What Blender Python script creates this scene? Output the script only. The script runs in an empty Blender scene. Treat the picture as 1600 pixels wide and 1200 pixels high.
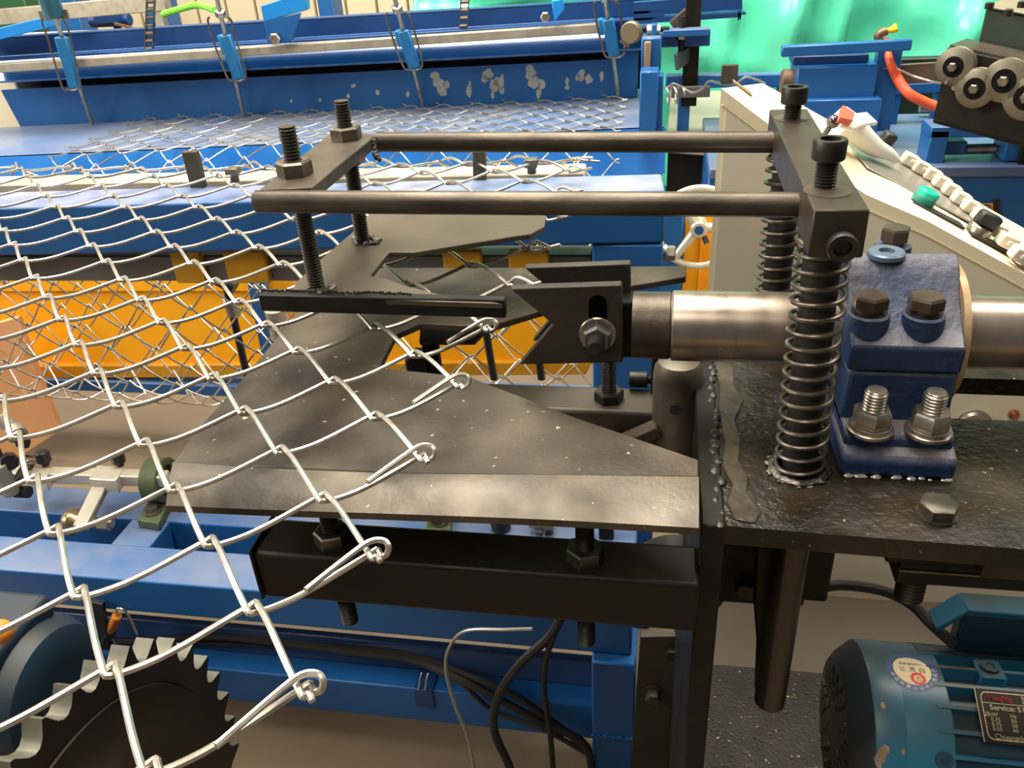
import bpy, bmesh, math, random
from mathutils import Vector as V, Matrix, Quaternion
random.seed(7)
S = bpy.context.scene
COL = S.collection
PI = math.pi

# ------------------------------------------------------------------ camera
CAM = V((-0.10572438, -0.76038857, 1.37302022))
RT = V((0.98480495, 0.16440317, -0.05595359))
UP = V((-0.03455948, 0.50127745, 0.86459619))
FW = V((-0.17019063, 0.84952488, -0.49934220))
FPX = 1302.785
cd = bpy.data.cameras.new('camera')
cam = bpy.data.objects.new('camera', cd); COL.objects.link(cam)
mw = Matrix((RT, UP, -FW)).transposed().to_4x4(); mw.translation = CAM
cam.matrix_world = mw
cd.sensor_fit = 'HORIZONTAL'; cd.sensor_width = 36.0
cd.lens = 36.0 * FPX / 1600.0
cd.clip_start = 0.02; cd.clip_end = 100
S.camera = cam

# ------------------------------------------------------------------ light
W = bpy.data.worlds.new('hall_air'); S.world = W; W.use_nodes = True
W.node_tree.nodes['Background'].inputs[0].default_value = (1.0, 0.955, 0.89, 1)
W.node_tree.nodes['Background'].inputs[1].default_value = 0.11

def area(name, loc, target, sx, sy, power, color):
    l = bpy.data.lights.new(name, 'AREA'); l.shape = 'RECTANGLE'
    l.size = sx; l.size_y = sy; l.energy = power; l.color = color
    o = bpy.data.objects.new(name, l); COL.objects.link(o)
    o.location = loc
    o.rotation_euler = (V(target) - V(loc)).to_track_quat('-Z', 'Y').to_euler()
    return o
# rows of tube lights and skylight strips in the roof of the hall
area('roof_light', (-0.9, 1.5, 5.0), (-0.9, 1.5, 0), 1.6, 5.5, 400, (1.0, 0.915, 0.775))
area('roof_light', (2.2, 1.5, 5.0), (1.8, 1.5, 0), 1.4, 5.5, 300, (1.0, 0.925, 0.80))
area('roof_light', (-4.0, 2.2, 5.0), (-3.2, 2.2, 0), 1.4, 5.5, 300, (1.0, 0.93, 0.81))
area('left_fill_light', (-5.0, -0.6, 3.0), (-0.9, 1.2, 0.3), 3.2, 1.8, 230, (1.0, 0.95, 0.86))  # fill light added to brighten the yellow panel and the left side
area('roof_light', (-0.9, -2.6, 5.0), (-0.9, -1.6, 0), 1.4, 1.6, 70, (1.0, 0.915, 0.775))

S.view_settings.view_transform = 'Standard'
S.view_settings.look = 'None'
S.view_settings.gamma = 1.0
S.view_settings.use_curve_mapping = False
S.view_settings.exposure = 0.10

# ------------------------------------------------------------------ helpers
def ray(px, py):
    return FW + RT * ((px - 800) / FPX) - UP * ((py - 600) / FPX)
def at(px, py, ax, val):
    """survey helper: the world point seen at a photo pixel, on the plane ax = val"""
    r = ray(px, py); i = 'xyz'.index(ax)
    return CAM + r * ((val - CAM[i]) / r[i])
def atd(px, py, d):
    return CAM + ray(px, py) * d
def atp(px, py, o, n):
    r = ray(px, py); return CAM + r * ((V(o) - CAM).dot(V(n)) / r.dot(V(n)))

_m = {}
def mat(name, c, rough=0.5, metal=0.0, c2=None, scale=12.0, lo=0.35, hi=0.65, bump=0.0, bscale=80.0,
        spk=None, sscale=150.0, slo=0.70, dust=None, dlo=0.5, stretch=None, emit=None, rvar=0.0, trans=0.0, coat=0.0, detail=4.0, spec=0.4):
    if name in _m: return _m[name]
    m = bpy.data.materials.new(name); m.use_nodes = True
    nt = m.node_tree; N = nt.nodes; L = nt.links
    b = N['Principled BSDF']
    b.inputs['Roughness'].default_value = rough; b.inputs['Metallic'].default_value = metal
    b.inputs['Specular IOR Level'].default_value = spec
    if coat: b.inputs['Coat Weight'].default_value = coat; b.inputs['Coat Roughness'].default_value = 0.15
    if trans: b.inputs['Transmission Weight'].default_value = trans
    tc = N.new('ShaderNodeTexCoord'); vec = tc.outputs['Object']
    if stretch:
        mp = N.new('ShaderNodeMapping'); mp.inputs['Scale'].default_value = stretch
        L.new(vec, mp.inputs['Vector']); vec = mp.outputs[0]
    col = None
    def noise(sc, det=detail):
        n = N.new('ShaderNodeTexNoise'); n.inputs['Scale'].default_value = sc; n.inputs['Detail'].default_value = det
        L.new(vec, n.inputs['Vector']); return n.outputs['Fac']
    def ramp(fac, a, z):
        r = N.new('ShaderNodeMapRange'); r.inputs['From Min'].default_value = a; r.inputs['From Max'].default_value = z
        L.new(fac, r.inputs['Value']); return r.outputs[0]
    def mix(fac, A, B):
        x = N.new('ShaderNodeMix'); x.data_type = 'RGBA'
        if isinstance(fac, float): x.inputs[0].default_value = fac
        else: L.new(fac, x.inputs[0])
        for k, q in ((6, A), (7, B)):
            if isinstance(q, (tuple, list)): x.inputs[k].default_value = (*q[:3], 1)
            else: L.new(q, x.inputs[k])
        return x.outputs[2]
    col = c
    if c2 is not None: col = mix(ramp(noise(scale), lo, hi), c, c2)
    if dust is not None:
        g = N.new('ShaderNodeNewGeometry'); sp = N.new('ShaderNodeSeparateXYZ'); L.new(g.outputs['Normal'], sp.inputs[0])
        d = ramp(sp.outputs['Z'], dlo, 1.0)
        mm = N.new('ShaderNodeMath'); mm.operation = 'MULTIPLY'; L.new(d, mm.inputs[0]); L.new(ramp(noise(9.0), 0.2, 0.65), mm.inputs[1])
        col = mix(mm.outputs[0], col, dust)
    if spk is not None: col = mix(ramp(noise(sscale, 2.0), slo, slo + 0.04), col, spk)
    if isinstance(col, (tuple, list)): b.inputs['Base Color'].default_value = (*col[:3], 1)
    else: L.new(col, b.inputs['Base Color'])
    if rvar:
        r = N.new('ShaderNodeMapRange'); r.inputs['To Min'].default_value = max(0.02, rough - rvar); r.inputs['To Max'].default_value = min(1, rough + rvar)
        r.inputs['From Min'].default_value = 0.3; r.inputs['From Max'].default_value = 0.7
        L.new(noise(scale * 1.7), r.inputs['Value']); L.new(r.outputs[0], b.inputs['Roughness'])
    if bump:
        bp = N.new('ShaderNodeBump'); bp.inputs['Strength'].default_value = bump; bp.inputs['Distance'].default_value = 0.002
        L.new(noise(bscale), bp.inputs['Height']); L.new(bp.outputs[0], b.inputs['Normal'])
    if emit: b.inputs['Emission Color'].default_value = (*c, 1); b.inputs['Emission Strength'].default_value = emit
    _m[name] = m
    return m

def basis(ax):
    z = V(ax).normalized()
    x = z.orthogonal().normalized()
    if abs(z.z) > 0.99: x = V((1, 0, 0))
    elif abs(z.z) < 0.9: x = V((0, 0, 1)).cross(z).normalized()
    return x, z.cross(x), z

class MB:
    def __init__(s): s.v = []; s.f = []
    def add(s, vs, fs):
        o = len(s.v); s.v += [V(p) for p in vs]; s.f += [tuple(i + o for i in f) for f in fs]; return s
    def box(s, a, b):
        (x0, y0, z0), (x1, y1, z1) = a, b
        x0, x1 = sorted((x0, x1)); y0, y1 = sorted((y0, y1)); z0, z1 = sorted((z0, z1))
        return s.add([(x0,y0,z0),(x1,y0,z0),(x1,y1,z0),(x0,y1,z0),(x0,y0,z1),(x1,y0,z1),(x1,y1,z1),(x0,y1,z1)],
                     [(0,3,2,1),(4,5,6,7),(0,1,5,4),(1,2,6,5),(2,3,7,6),(3,0,4,7)])
    def obox(s, c, ex, ey, ez):
        c = V(c); ex = V(ex); ey = V(ey); ez = V(ez)
        if ex.cross(ey).dot(ez) < 0: ex = -ex
        P = [c + ex*i + ey*j + ez*k for k in (-1, 1) for (i, j) in ((-1,-1),(1,-1),(1,1),(-1,1))]
        return s.add(P, [(0,3,2,1),(4,5,6,7),(0,1,5,4),(1,2,6,5),(2,3,7,6),(3,0,4,7)])
    def bar(s, p0, p1, w, h, up=(0,0,1)):
        p0 = V(p0); p1 = V(p1); d = (p1 - p0); u = V(up); sd = d.cross(u).normalized(); u = sd.cross(d).normalized()
        return s.obox((p0 + p1)/2, d/2, sd*w/2, u*h/2)
    def prism(s, pts, ext):
        pts = [V(p) for p in pts]; ext = V(ext); n = len(pts)
        nrm = V((0,0,0))
        for i in range(n): nrm += (pts[i]-pts[0]).cross(pts[(i+1) % n]-pts[0])
        if nrm.dot(ext) > 0: pts = pts[::-1]
        vs = pts + [p + ext for p in pts]
        fs = [tuple(range(n)), tuple(range(2*n-1, n-1, -1))]
        for i in range(n):
            j = (i+1) % n; fs.append((j, i, i+n, j+n))
        return s.add(vs, fs)
    def lathe(s, p0, ax, prof, n=24, cap=True, ph=0.0):
        """prof: list of (distance along axis, radius)"""
        x, y, z = basis(ax); p0 = V(p0); vs = []
        for (h, r) in prof:
            for k in range(n):
                a = 2*PI*k/n + ph; vs.append(p0 + z*h + (x*math.cos(a) + y*math.sin(a))*r)
        fs = []
        up = prof[-1][0] >= prof[0][0]
        for i in range(len(prof)-1):
            for k in range(n):
                q = (i*n+k, i*n+(k+1) % n, (i+1)*n+(k+1) % n, (i+1)*n+k)
                fs.append(q)
        if cap:
            fs.append(tuple(range(n-1, -1, -1))); m = (len(prof)-1)*n; fs.append(tuple(range(m, m+n)))
        return s.add(vs, fs)
    def cyl(s, p0, p1, r, n=24, r2=None, ch=0.0, ph=0.0):
        p0 = V(p0); p1 = V(p1); L = (p1-p0).length; r2 = r if r2 is None else r2
        if ch: return s.lathe(p0, p1-p0, [(0, r-ch), (ch, r), (L-ch, r2), (L, r2-ch)], n, True, ph)
        return s.lathe(p0, p1-p0, [(0, r), (L, r2)], n, True, ph)
    def pipe(s, p0, p1, ro, ri, n=24):
        p0 = V(p0); p1 = V(p1); L = (p1-p0).length
        return s.lathe(p0, p1-p0, [(0, ri), (0, ro), (L, ro), (L, ri), (0, ri)], n, False)
    def hexa(s, p0, ax, r, h, n=6, ph=0.0):
        ax = V(ax).normalized(); c = r*0.12
        return s.lathe(p0, ax, [(0, r), (h-c*.6, r), (h, r-c)], n, True, ph)
    def thread(s, p0, p1, r, pitch, n=12, depth=None):
        p0 = V(p0); p1 = V(p1); L = (p1-p0).length; k = max(2, int(L/pitch)); d = depth or pitch*0.5
        pr = [(0, r-d)]
        for i in range(k):
            pr += [((i+.25)*L/k, r), ((i+.5)*L/k, r), ((i+.85)*L/k, r-d), ((i+1.0)*L/k, r-d)]
        return s.lathe(p0, p1-p0, pr, n)
    def tube(s, pts, r, n=8, cap=True, closed=False, r_end=None):
        pts = [V(p) for p in pts]; m = len(pts); rings = []
        t0 = (pts[1]-pts[0]).normalized(); nx = t0.orthogonal().normalized()
        for i in range(m):
            if closed: t = (pts[(i+1) % m]-pts[i-1]).normalized()
            else: t = (pts[min(i+1, m-1)]-pts[max(i-1, 0)]).normalized()
            nx = (nx - t*nx.dot(t))
            nx = nx.normalized() if nx.length > 1e-6 else t.orthogonal().normalized()
            by = t.cross(nx); rr = r if not callable(r) else r(i/(m-1))
            rings.append([pts[i] + (nx*math.cos(2*PI*k/n) + by*math.sin(2*PI*k/n))*rr for k in range(n)])
        vs = [p for g in rings for p in g]; fs = []
        for i in range(m if closed else m-1):
            j = (i+1) % m
            for k in range(n): fs.append((i*n+k, i*n+(k+1) % n, j*n+(k+1) % n, j*n+k))
        if cap and not closed:
            fs.append(tuple(range(n-1, -1, -1))); fs.append(tuple(range((m-1)*n, m*n)))
        return s.add(vs, fs)
    def helix(s, p0, p1, R, r, turns, n=6, seg=20, lefth=False):
        p0 = V(p0); p1 = V(p1); x, y, z = basis(p1-p0); L = (p1-p0).length; k = int(turns*seg); pts = []
        for i in range(k+1):
            a = 2*PI*i/seg*(-1 if lefth else 1); t = i/k
            tt = min(max((t-0.035)/0.93, 0), 1)*0.985+0.0075
            pts.append(p0 + z*L*tt + (x*math.cos(a)+y*math.sin(a))*R)
        return s.tube(pts, r, n)
    def ball(s, c, r, n=12, m=8, sc=(1,1,1)):
        c = V(c); vs = [c + V((0,0,-r*sc[2]))]
        for i in range(1, m):
            a = PI*i/m - PI/2
            for k in range(n):
                b = 2*PI*k/n; vs.append(c + V((math.cos(a)*math.cos(b)*r*sc[0], math.cos(a)*math.sin(b)*r*sc[1], math.sin(a)*r*sc[2])))
        vs.append(c + V((0,0,r*sc[2]))); fs = []
        for k in range(n): fs.append((0, 1+(k+1) % n, 1+k))
        for i in range(m-2):
            for k in range(n): fs.append((1+i*n+k, 1+i*n+(k+1) % n, 1+(i+1)*n+(k+1) % n, 1+(i+1)*n+k))
        t = len(vs)-1
        for k in range(n): fs.append((1+(m-2)*n+k, 1+(m-2)*n+(k+1) % n, t))
        return s.add(vs, fs)
    def build(s, name, material, parent=None, loc=None, bev=0.0, seg=1, sharp=35, flip=False):
        me = bpy.data.meshes.new(name)
        wl = V((0,0,0)); p = parent
        while p is not None: wl += p.location; p = p.parent
        if loc is None:
            if parent is not None: org = V((0,0,0))
            else:
                xs = [v.x for v in s.v]; ys = [v.y for v in s.v]; zs = [v.z for v in s.v]
                org = V(((min(xs)+max(xs))/2, (min(ys)+max(ys))/2, min(zs)))
        else: org = V(loc) - wl
        me.from_pydata([tuple(v - wl - org) for v in s.v], [], s.f)
        me.validate()
        bm = bmesh.new(); bm.from_mesh(me); bmesh.ops.recalc_face_normals(bm, faces=bm.faces[:]); bm.to_mesh(me); bm.free()
        me.polygons.foreach_set('use_smooth', [True]*len(me.polygons))
        me.set_sharp_from_angle(angle=math.radians(sharp))
        me.materials.append(material)
        o = bpy.data.objects.new(name, me); COL.objects.link(o); o.location = org
        if parent is not None: o.parent = parent
        if bev:
            b = o.modifiers.new('bevel', 'BEVEL'); b.width = bev; b.segments = seg; b.limit_method = 'ANGLE'; b.angle_limit = math.radians(40)
        return o

def tag(o, label=None, cat=None, group=None, kind=None):
    if label: o['label'] = label
    if cat: o['category'] = cat
    if group: o['group'] = group
    if kind: o['kind'] = kind
    return o
def thing(name, loc, label=None, cat=None, group=None, kind=None):
    o = bpy.data.objects.new(name, None); COL.objects.link(o); o.location = V(loc); o.empty_display_size = .05
    return tag(o, label, cat, group, kind)
def lerp(a, b, t): return V(a)*(1-t) + V(b)*t
def smooth(pts, k=6):
    """Catmull-Rom through the points"""
    pts = [V(p) for p in pts]; out = []
    for i in range(len(pts)-1):
        a = pts[max(i-1, 0)]; b = pts[i]; c = pts[i+1]; d = pts[min(i+2, len(pts)-1)]
        for j in range(k):
            t = j/k
            out.append(0.5*((2*b) + (c-a)*t + (2*a-5*b+4*c-d)*t*t + (3*b-a-3*c+d)*t**3))
    return out + [pts[-1]]

# ------------------------------------------------------------------ materials
STEEL = mat('oiled_black_steel', (0.050,0.040,0.029), 0.46, 0.35, (0.105,0.085,0.063), 14, .3, .75, .12, 160, rvar=.12)
PLATE = mat('scuffed_sheet_steel', (0.016,0.0125,0.0080), 0.46, 0.3, (0.088,0.071,0.050), 8, .36, .66, .14, 200, spk=(.42,.38,.31), sscale=120, slo=.715, rvar=.16, detail=7.0)
BLACKP = mat('glossy_black_paint', (0.007,0.006,0.005), 0.46, 0.0, (0.016,0.013,0.0095), 20, .4, .7, .10, 60, rvar=.1, spec=.2)
GRIME = mat('greasy_black_paint', (0.0085,0.0062,0.0036), 0.33, 0.0, (0.028,0.020,0.011), 11, .42, .72, .8, 130, spk=(.48,.41,.31), sscale=150, slo=.735, rvar=.16, spec=.35)
WELD = mat('weld_bead_metal', (0.22,0.20,0.17), 0.42, 0.8, (0.05,0.045,0.04), 120, .4, .6, .6, 300)
DBOLT = mat('blackened_bolt', (0.020,0.018,0.016), 0.40, 0.5, (0.045,0.04,0.034), 60, .4, .7, .1, 200)
NUTM = mat('dull_steel_nut', (0.22,0.19,0.155), 0.36, 0.85, (0.12,0.105,0.085), 60, .35, .7, .1, 200)
ZINC = mat('zinc_plated_steel', (0.50,0.46,0.39), 0.32, 0.95, (0.30,0.27,0.22), 50, .4, .7, .1, 200)
GALV = mat('galvanised_wire', (0.57,0.53,0.465), 0.33, 0.85, (0.40,0.37,0.32), 90, .35, .7)
GALVB = mat('galvanised_bar', (0.40,0.365,0.295), 0.5, 0.5, (0.30,0.275,0.22), 30, .35, .7)
SHAFTM = mat('turned_steel', (0.52,0.44,0.36), 0.30, 0.95, (0.36,0.30,0.24), 22, .35, .7, .06, 60, stretch=(1,.2,.2), rvar=.06)
SPRM = mat('spring_steel', (0.16,0.135,0.105), 0.38, 0.85, (0.08,0.07,0.055), 60, .4, .7)
BLUE = mat('blue_machine_paint', (0.010,0.086,0.275), 0.36, 0.0, (0.013,0.106,0.32), 6, .3, .7, .04, 90, rvar=.08)
BLUED = mat('dusty_blue_paint', (0.010,0.082,0.255), 0.42, 0.0, (0.013,0.102,0.30), 6, .3, .7, .04, 90, dust=(.13,.17,.27), dlo=.6)
BLUEN = mat('dark_blue_paint', (0.006,0.042,0.15), 0.42, 0.0, (0.008,0.055,0.19), 6, .3, .7)
CAST = mat('blue_cast_iron', (0.007,0.026,0.078), 0.5, 0.0, (0.010,0.033,0.096), 30, .3, .7, .9, 120, dust=(.185,.165,.16), dlo=.0)
YEL = mat('yellow_machine_paint', (0.98,0.42,0.004), 0.4, 0.0, (1.0,0.46,0.006), 3, .3, .7)
YELD = mat('worn_yellow_paint', (0.62,0.30,0.008), 0.45, 0.0, (0.50,0.23,0.01), 14, .35, .7)
GREYP = mat('grey_steel_rail', (0.13,0.125,0.12), 0.45, 0.4, (0.19,0.18,0.165), 6, .3, .7)
CREAM = mat('cream_cabinet_paint', (0.82,0.72,0.50), 0.42, 0.0, (0.78,0.68,0.47), 3, .3, .7, .03, 160)
GREYC = mat('grey_cabinet_paint', (0.66,0.60,0.455), 0.45, 0.0, (0.62,0.56,0.425), 3, .3, .7)
BLK = mat('black_plastic', (0.02,0.02,0.02), 0.45)
# ------------------------------------------------------------------ setting
fl = mat('concrete_floor', (0.135,0.098,0.060), 0.6, 0.0, (0.175,0.130,0.082), 2.2, .3, .7, .15, 60, rvar=.1)
tag(MB().box((-9,-3.5,-.06),(9,9,0)).build('floor', fl), kind='structure')

# ------------------------------------------------------------------ machine bed
ZB = 0.903
bed = thing('machine_bed', (0.05,0.0,0.0), 'black greasy welded machine bed carrying the blue bearing and the steel shaft', 'machine')
yA, yB = at(1550,656,'z',ZB).y, at(1550,592,'z',ZB).y     # opening in the bed right of the bearing
MB().prism([(-.043,-.187,ZB),(.9,-.212,ZB),(.9,yA,ZB),(.172,yA,ZB),(.172,yB,ZB),(.9,yB,ZB),(.9,.20,ZB),(-.043,.20,ZB)], (0,0,-.020)).build('top_plate', GRIME, bed)
MB().prism([(-.064,-.190,.905),(-.064,.215,.905),(-.064,.215,.06),(-.064,-.135,.06),(-.064,-.190,.50)], (.021,0,0)).build('side_plate', BLACKP, bed, bev=.002)
# wide raised weld strip on the seam between side plate and top plate
wp = [(-.036,-.178),(-.020,-.182),(-.012,-.168),(-.022,-.140),(-.019,-.115),(-.026,-.09),(-.022,-.06),(-.025,-.02),(-.014,.02),(-.022,.05),(-.02,.085),(-.028,.11),(-.042,.11),(-.038,.05),(-.041,.0),(-.037,-.06),(-.042,-.10),(-.034,-.13),(-.041,-.155)]
MB().prism([(x,y,ZB) for x,y in wp], (0,0,.0022)).build('weld_strip', mat('painted_weld', (.028,.022,.014), .36, .1, (.075,.062,.042), 26, .4, .7, .3, 90, rvar=.12), bed, bev=.0015)
wb = MB(); rr = random.Random(3)
for i in range(26):
    wb.ball((-.046+rr.uniform(-.004,.004), -.186+i*.0155+rr.uniform(-.003,.003), ZB+.001), rr.uniform(.003,.006), 7, 5, (1,1.6,.5))
tag(wb.build('weld_bead', mat('black_weld', (.012,.010,.008), .35, .1, (.05,.042,.03), 120, .55, .75, .5, 200), bed), kind='stuff')
# hex heads on the bed
hb = at(1463,805,'z',ZB)
MB().cyl(hb, hb+V((0,0,.003)), .0165, 20).hexa(hb+V((0,0,.003)), (0,0,1), .0160, .011).build('hex_bolt', mat('greasy_bolt', (.045,.037,.028), .36, .4, (.09,.075,.055), 60, .4, .7), bed)
# square tubes welded to the side plate
TZ = .86
TF = (-.2164, -.1643)
def tube_bar(x0, x1, y0, y1, z0, z1):
    m = MB(); w = .004
    m.box((x0,y0,z1-w),(x1,y1,z1)); m.box((x0,y0,z0),(x1,y1,z0+w)); m.box((x0,y0,z0+w),(x1,y0+w,z1-w)); m.box((x0,y1-w,z0+w),(x1,y1,z1-w))
    return m
tl = at(390,870,'z',TZ)
TUBE = mat('black_square_tube', (.006,.005,.0038), .45, .0, (.016,.0125,.0085), 8, .35, .7, .06, 120, rvar=.1, spec=.22)
TUBE2 = mat('scuffed_square_tube', (.035,.029,.021), .40, .3, (.07,.058,.042), 8, .35, .7, .06, 120, rvar=.1)
t1 = MB().box((tl.x,TF[0],TZ-.056),(-.063,TF[1],TZ)).build('square_tube', TUBE, bed, bev=.004, seg=2)
MB().box((tl.x-.003,TF[0]-.002,TZ-.058),(tl.x,TF[1]+.002,TZ+.003)).build('tube_end_cap', TUBE, t1, bev=.001)
t2 = MB().box((-.50,.0576,TZ-.056),(-.085,.115,TZ)).build('square_tube', TUBE2, bed, bev=.005, seg=2)
# sleeve and added black filler between the tubes
cp = at(1057,640,'y',.06)
sl = MB().lathe((cp.x,.06,.76), (0,0,1), [(0,.0275),(.150,.0275),(.160,.0262),(.167,.022),(.170,.014)], 32).build('sleeve_pipe', mat('sleeve_steel', (.10,.085,.064), .42, .4, (.14,.12,.09), 30, .3, .7, rvar=.08), bed)
MB().lathe(at(1055,640,'y',.0335), (0,-1,0), [(0,.0062),(.0015,.0062),(.0015,.0045)], 16).build('oil_hole', BLK, sl)
MB().box((cp.x-.045,.02,.735),(cp.x+.05,.11,.765)).build('sleeve_foot', STEEL, bed, bev=.002)
MB().box((-.36,.0585,.70),(-.065,.114,.803)).build('dark_fill_box', mat('fill_box_black', (.010,.009,.008), .5, 0, (.016,.014,.012), 10), bed, bev=.003)  # black box added to darken the shadowed space under the rear tube
MB().bar(at(960,698,'y',.04), at(1030,668,'y',.045), .02, .016).build('link_arm', STEEL, bed, bev=.002)
MB().box((cp.x-.03,.10,.78),(-.060,.14,.93)).build('stop_block', BLACKP, bed, bev=.002)
sc = at(1012,593,'y',.115)
MB().cyl(sc, sc+V((-.022,0,0)), .010, 20, ch=.001).thread(sc, sc+V((.03,0,0)), .0055, .002).build('cap_screw', DBOLT, bed)

# ------------------------------------------------------------------ lower spreader plate
LZ = .94
low = thing('spreader_plate', (-.40,.02,LZ-.01), 'large dark sheet steel spreader plate with bent front lip, under the wire mesh', 'plate')
def L(px, py, z=LZ): return at(px, py, 'z', z)
top = [(270,722),(300,683),(317,661),(385,584),(447,509),(475,474),(510,440),(560,424),(600,418),(820,418),(1072,415),(1072,432),(985,446),(835,488),(763,510),(700,507),(657,505),(619,521),(592,574),(735,589),(900,652),(1092,718),(1092,745),(640,740)]
MB().prism([L(*p) for p in top], (0,0,-.009)).build('plate', PLATE, low, bev=.0012)
lip = [(270,722),(640,740),(1092,745),(1092,825),(858,812),(615,803),(300,793),(259,790),(262,756)]
LPM = mat('lip_sheet_steel', (.018,.014,.009), .40, .35, (.115,.094,.067), 9, .36, .68, .14, 200, rvar=.16, spk=(.42,.38,.31), sscale=120, slo=.72, detail=7.0)  # lip steel set a little paler and smoother than the plate
fold = smooth([L(270,722), L(450,733), L(640,740), L(870,742), L(1092,745)], 4)
NJ = 7
def lipz(p, w): return w
eb = [(259,790),(430,797),(615,803),(858,812),(1092,825)]
ebp = []
for p in eb:
    q = L(*p); yf = at(640,740,'z',LZ).y
    for _ in range(20):
        dy = max(0, yf-q.y); q = at(*p,'z', LZ - .17*dy - 2.2*dy*dy)
    ebp.append(q)
ebp = smooth(ebp, 4)
lm = MB(); nc = len(fold)
for side_ in (0, 1):
    for j in range(NJ+1):
        for i_ in range(nc):
            a, b = fold[i_], ebp[i_]; t = j/NJ; q = lerp(a, b, t); dy = a.y-q.y
            q.z = a.z - (a.z-b.z)*(.45*t+.55*t*t) - .007*side_
            lm.v.append(q)
o2 = (NJ+1)*nc
for j in range(NJ):
    for i_ in range(nc-1):
        a = j*nc+i_; lm.f.append((a,a+1,a+nc+1,a+nc)); lm.f.append((o2+a,o2+a+nc,o2+a+nc+1,o2+a+1))
for i_ in range(nc-1):
    a = NJ*nc+i_; lm.f.append((a,a+1,o2+a+1,o2+a))
for j in range(NJ):
    for i_ in (0, nc-1):
        a = j*nc+i_; lm.f.append((a,a+nc,o2+a+nc,o2+a))
lm.build('bent_lip', LPM, low)
for (px, py) in ((517,832),(914,862)):
    q = at(px, py, 'z', TZ); q.y = -.192
    q = V((at(px, py-6, 'y', -.192).x, -.192, TZ))
    st = MB().thread((q.x,q.y,TZ-.105),(q.x,q.y,LZ-.010), .0085, .0028, 14).build('stud', DBOLT, low)
    MB().lathe((q.x,q.y,TZ), (0,0,1), [(0,.0175),(.0125,.0175),(.014,.0155)], 6, True, .35).build('hex_nut', mat('brown_steel_nut', (.10,.088,.07), .4, .8, (.06,.052,.042), 60, .4, .7), st)
q = at(955,596,'z',TZ); q.y = .085
st = MB().thread((q.x,q.y,TZ-.08),(q.x,q.y,LZ+.055), .0085, .0028, 14).build('stud', DBOLT, low)
MB().lathe((q.x,q.y,TZ), (0,0,1), [(0,.0175),(.011,.0175),(.013,.0155)], 6, True, .2).build('hex_nut', DBOLT, st)

# ------------------------------------------------------------------ guide frame
ZT = 1.162
fr = thing('wire_guide', (-.22,.04,1.02), 'blackened steel guide frame with two long round rails, threaded studs and fork plate', 'frame')
BX0, BX1 = .0059, .0456
blk = MB().box((BX0,-.1295,ZT-.038),(BX1,.209,ZT)).build('clamp_block', mat('block_steel', (.052,.041,.028), .46, .4, (.036,.029,.02), 10, .3, .7, .12, 120, rvar=.1), fr, bev=.0012)
RAIL = mat('rail_steel', (.046,.037,.027), .38, .55, (.12,.098,.074), 18, .38, .75, .12, 160, stretch=(.6,1.6,1.6), rvar=.1)
fa = at(400,315,'z',1.14); fb = V((BX0+.004, at(1250,320,'z',1.14).y, 1.14))
MB().cyl(fa, fb, .0107, 28, ch=.0015).build('rail', RAIL, fr)
ra = at(588,222,'z',1.14); rb = V((BX0+.004, at(1205,222,'z',1.14).y, 1.14))
MB().cyl(ra, rb, .0112, 28, ch=.001).build('rail', RAIL, fr)
ZP = 1.152
MB().prism([at(*p,'z',ZP) for p in ((405,296),(487,293),(587,211),(524,201))], (0,0,-.0135)).build('cross_plate', STEEL, fr, bev=.001)
wm = MB()
for k in range(10):
    c = lerp(at(583,214,'z',ZP-.002), at(588,232,'z',ZP-.002), k/9); wm.ball(c+V((rr.uniform(-.002,.002),0,-.012*k/9)), rr.uniform(.002,.004), 6, 5)
wm.build('weld_bead', mat('dark_weld', (.07,.06,.05), .35, .6, (.2,.18,.15), 200, .5, .7), fr)
studs = [(-.4646,.010,1.199,.35),(-.4600,.1498,1.194,.6)]
for (x, y, zt, ph) in studs:
    s_ = MB().thread((x,y,1.027),(x,y,zt-.0012), .0088, .0032, 16, .0017).cyl((x,y,zt-.0012),(x,y,zt), .0080, 16).build('stud', mat('black_thread', (.038,.034,.029), .4, .6, (.06,.053,.044), 40), fr)
    MB().lathe((x,y,ZP), (0,0,1), [(0,.0175),(.0008,.0178),(.0125,.0178),(.0145,.0155)], 6, True, ph).build('hex_nut', NUTM, s_)
    MB().lathe((x,y,ZP-.0135), (0,0,-1), [(0,.0178),(.0125,.0178),(.0145,.0155)], 6, True, ph).build('hex_nut', NUTM, s_)
    b = MB()
    for k in range(26):
        a = rr.uniform(0, 2*PI); q = rr.uniform(.008,.018); b.ball((x+math.cos(a)*q+.004, y+math.sin(a)*q-.001, 1.031), rr.uniform(.0018,.0045), 6, 5, (1,1,.8))
    tag(b.build('weld_bead', WELD, fr), kind='stuff')
UZ = 1.03
up = [(408,461),(455,452),(466,437),(501,405),(531,379),(549,364),(566,345),(578,333),(600,327),(850,326),(853,338),(851,354),(828,366),(802,369),(780,373),(646,394),(608,394),(578,431),(600,434),(640,448),(698,462),(786,474)]
MB().prism([at(*p,'z',UZ) for p in up], (0,0,-.0065)).build('fork_plate', mat('fork_plate_steel', (.062,.050,.034), .46, .3, (.095,.077,.054), 9, .34, .72, .10, 220, rvar=.12), fr, bev=.0008)
b0, b1 = at(405,457,'z',UZ+.002), at(788,470,'z',UZ+.002)
b1.y = b0.y - .004
dd = (b1-b0)
MB().prism([b0+V((0,-.005,0)), b1+V((0,-.005,0)), b1+V((0,.007,0)), b0+V((0,.007,0))], (0,0,-.020)).build('edge_bar', BLACKP, fr, bev=.0015)
wl = MB()
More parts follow.
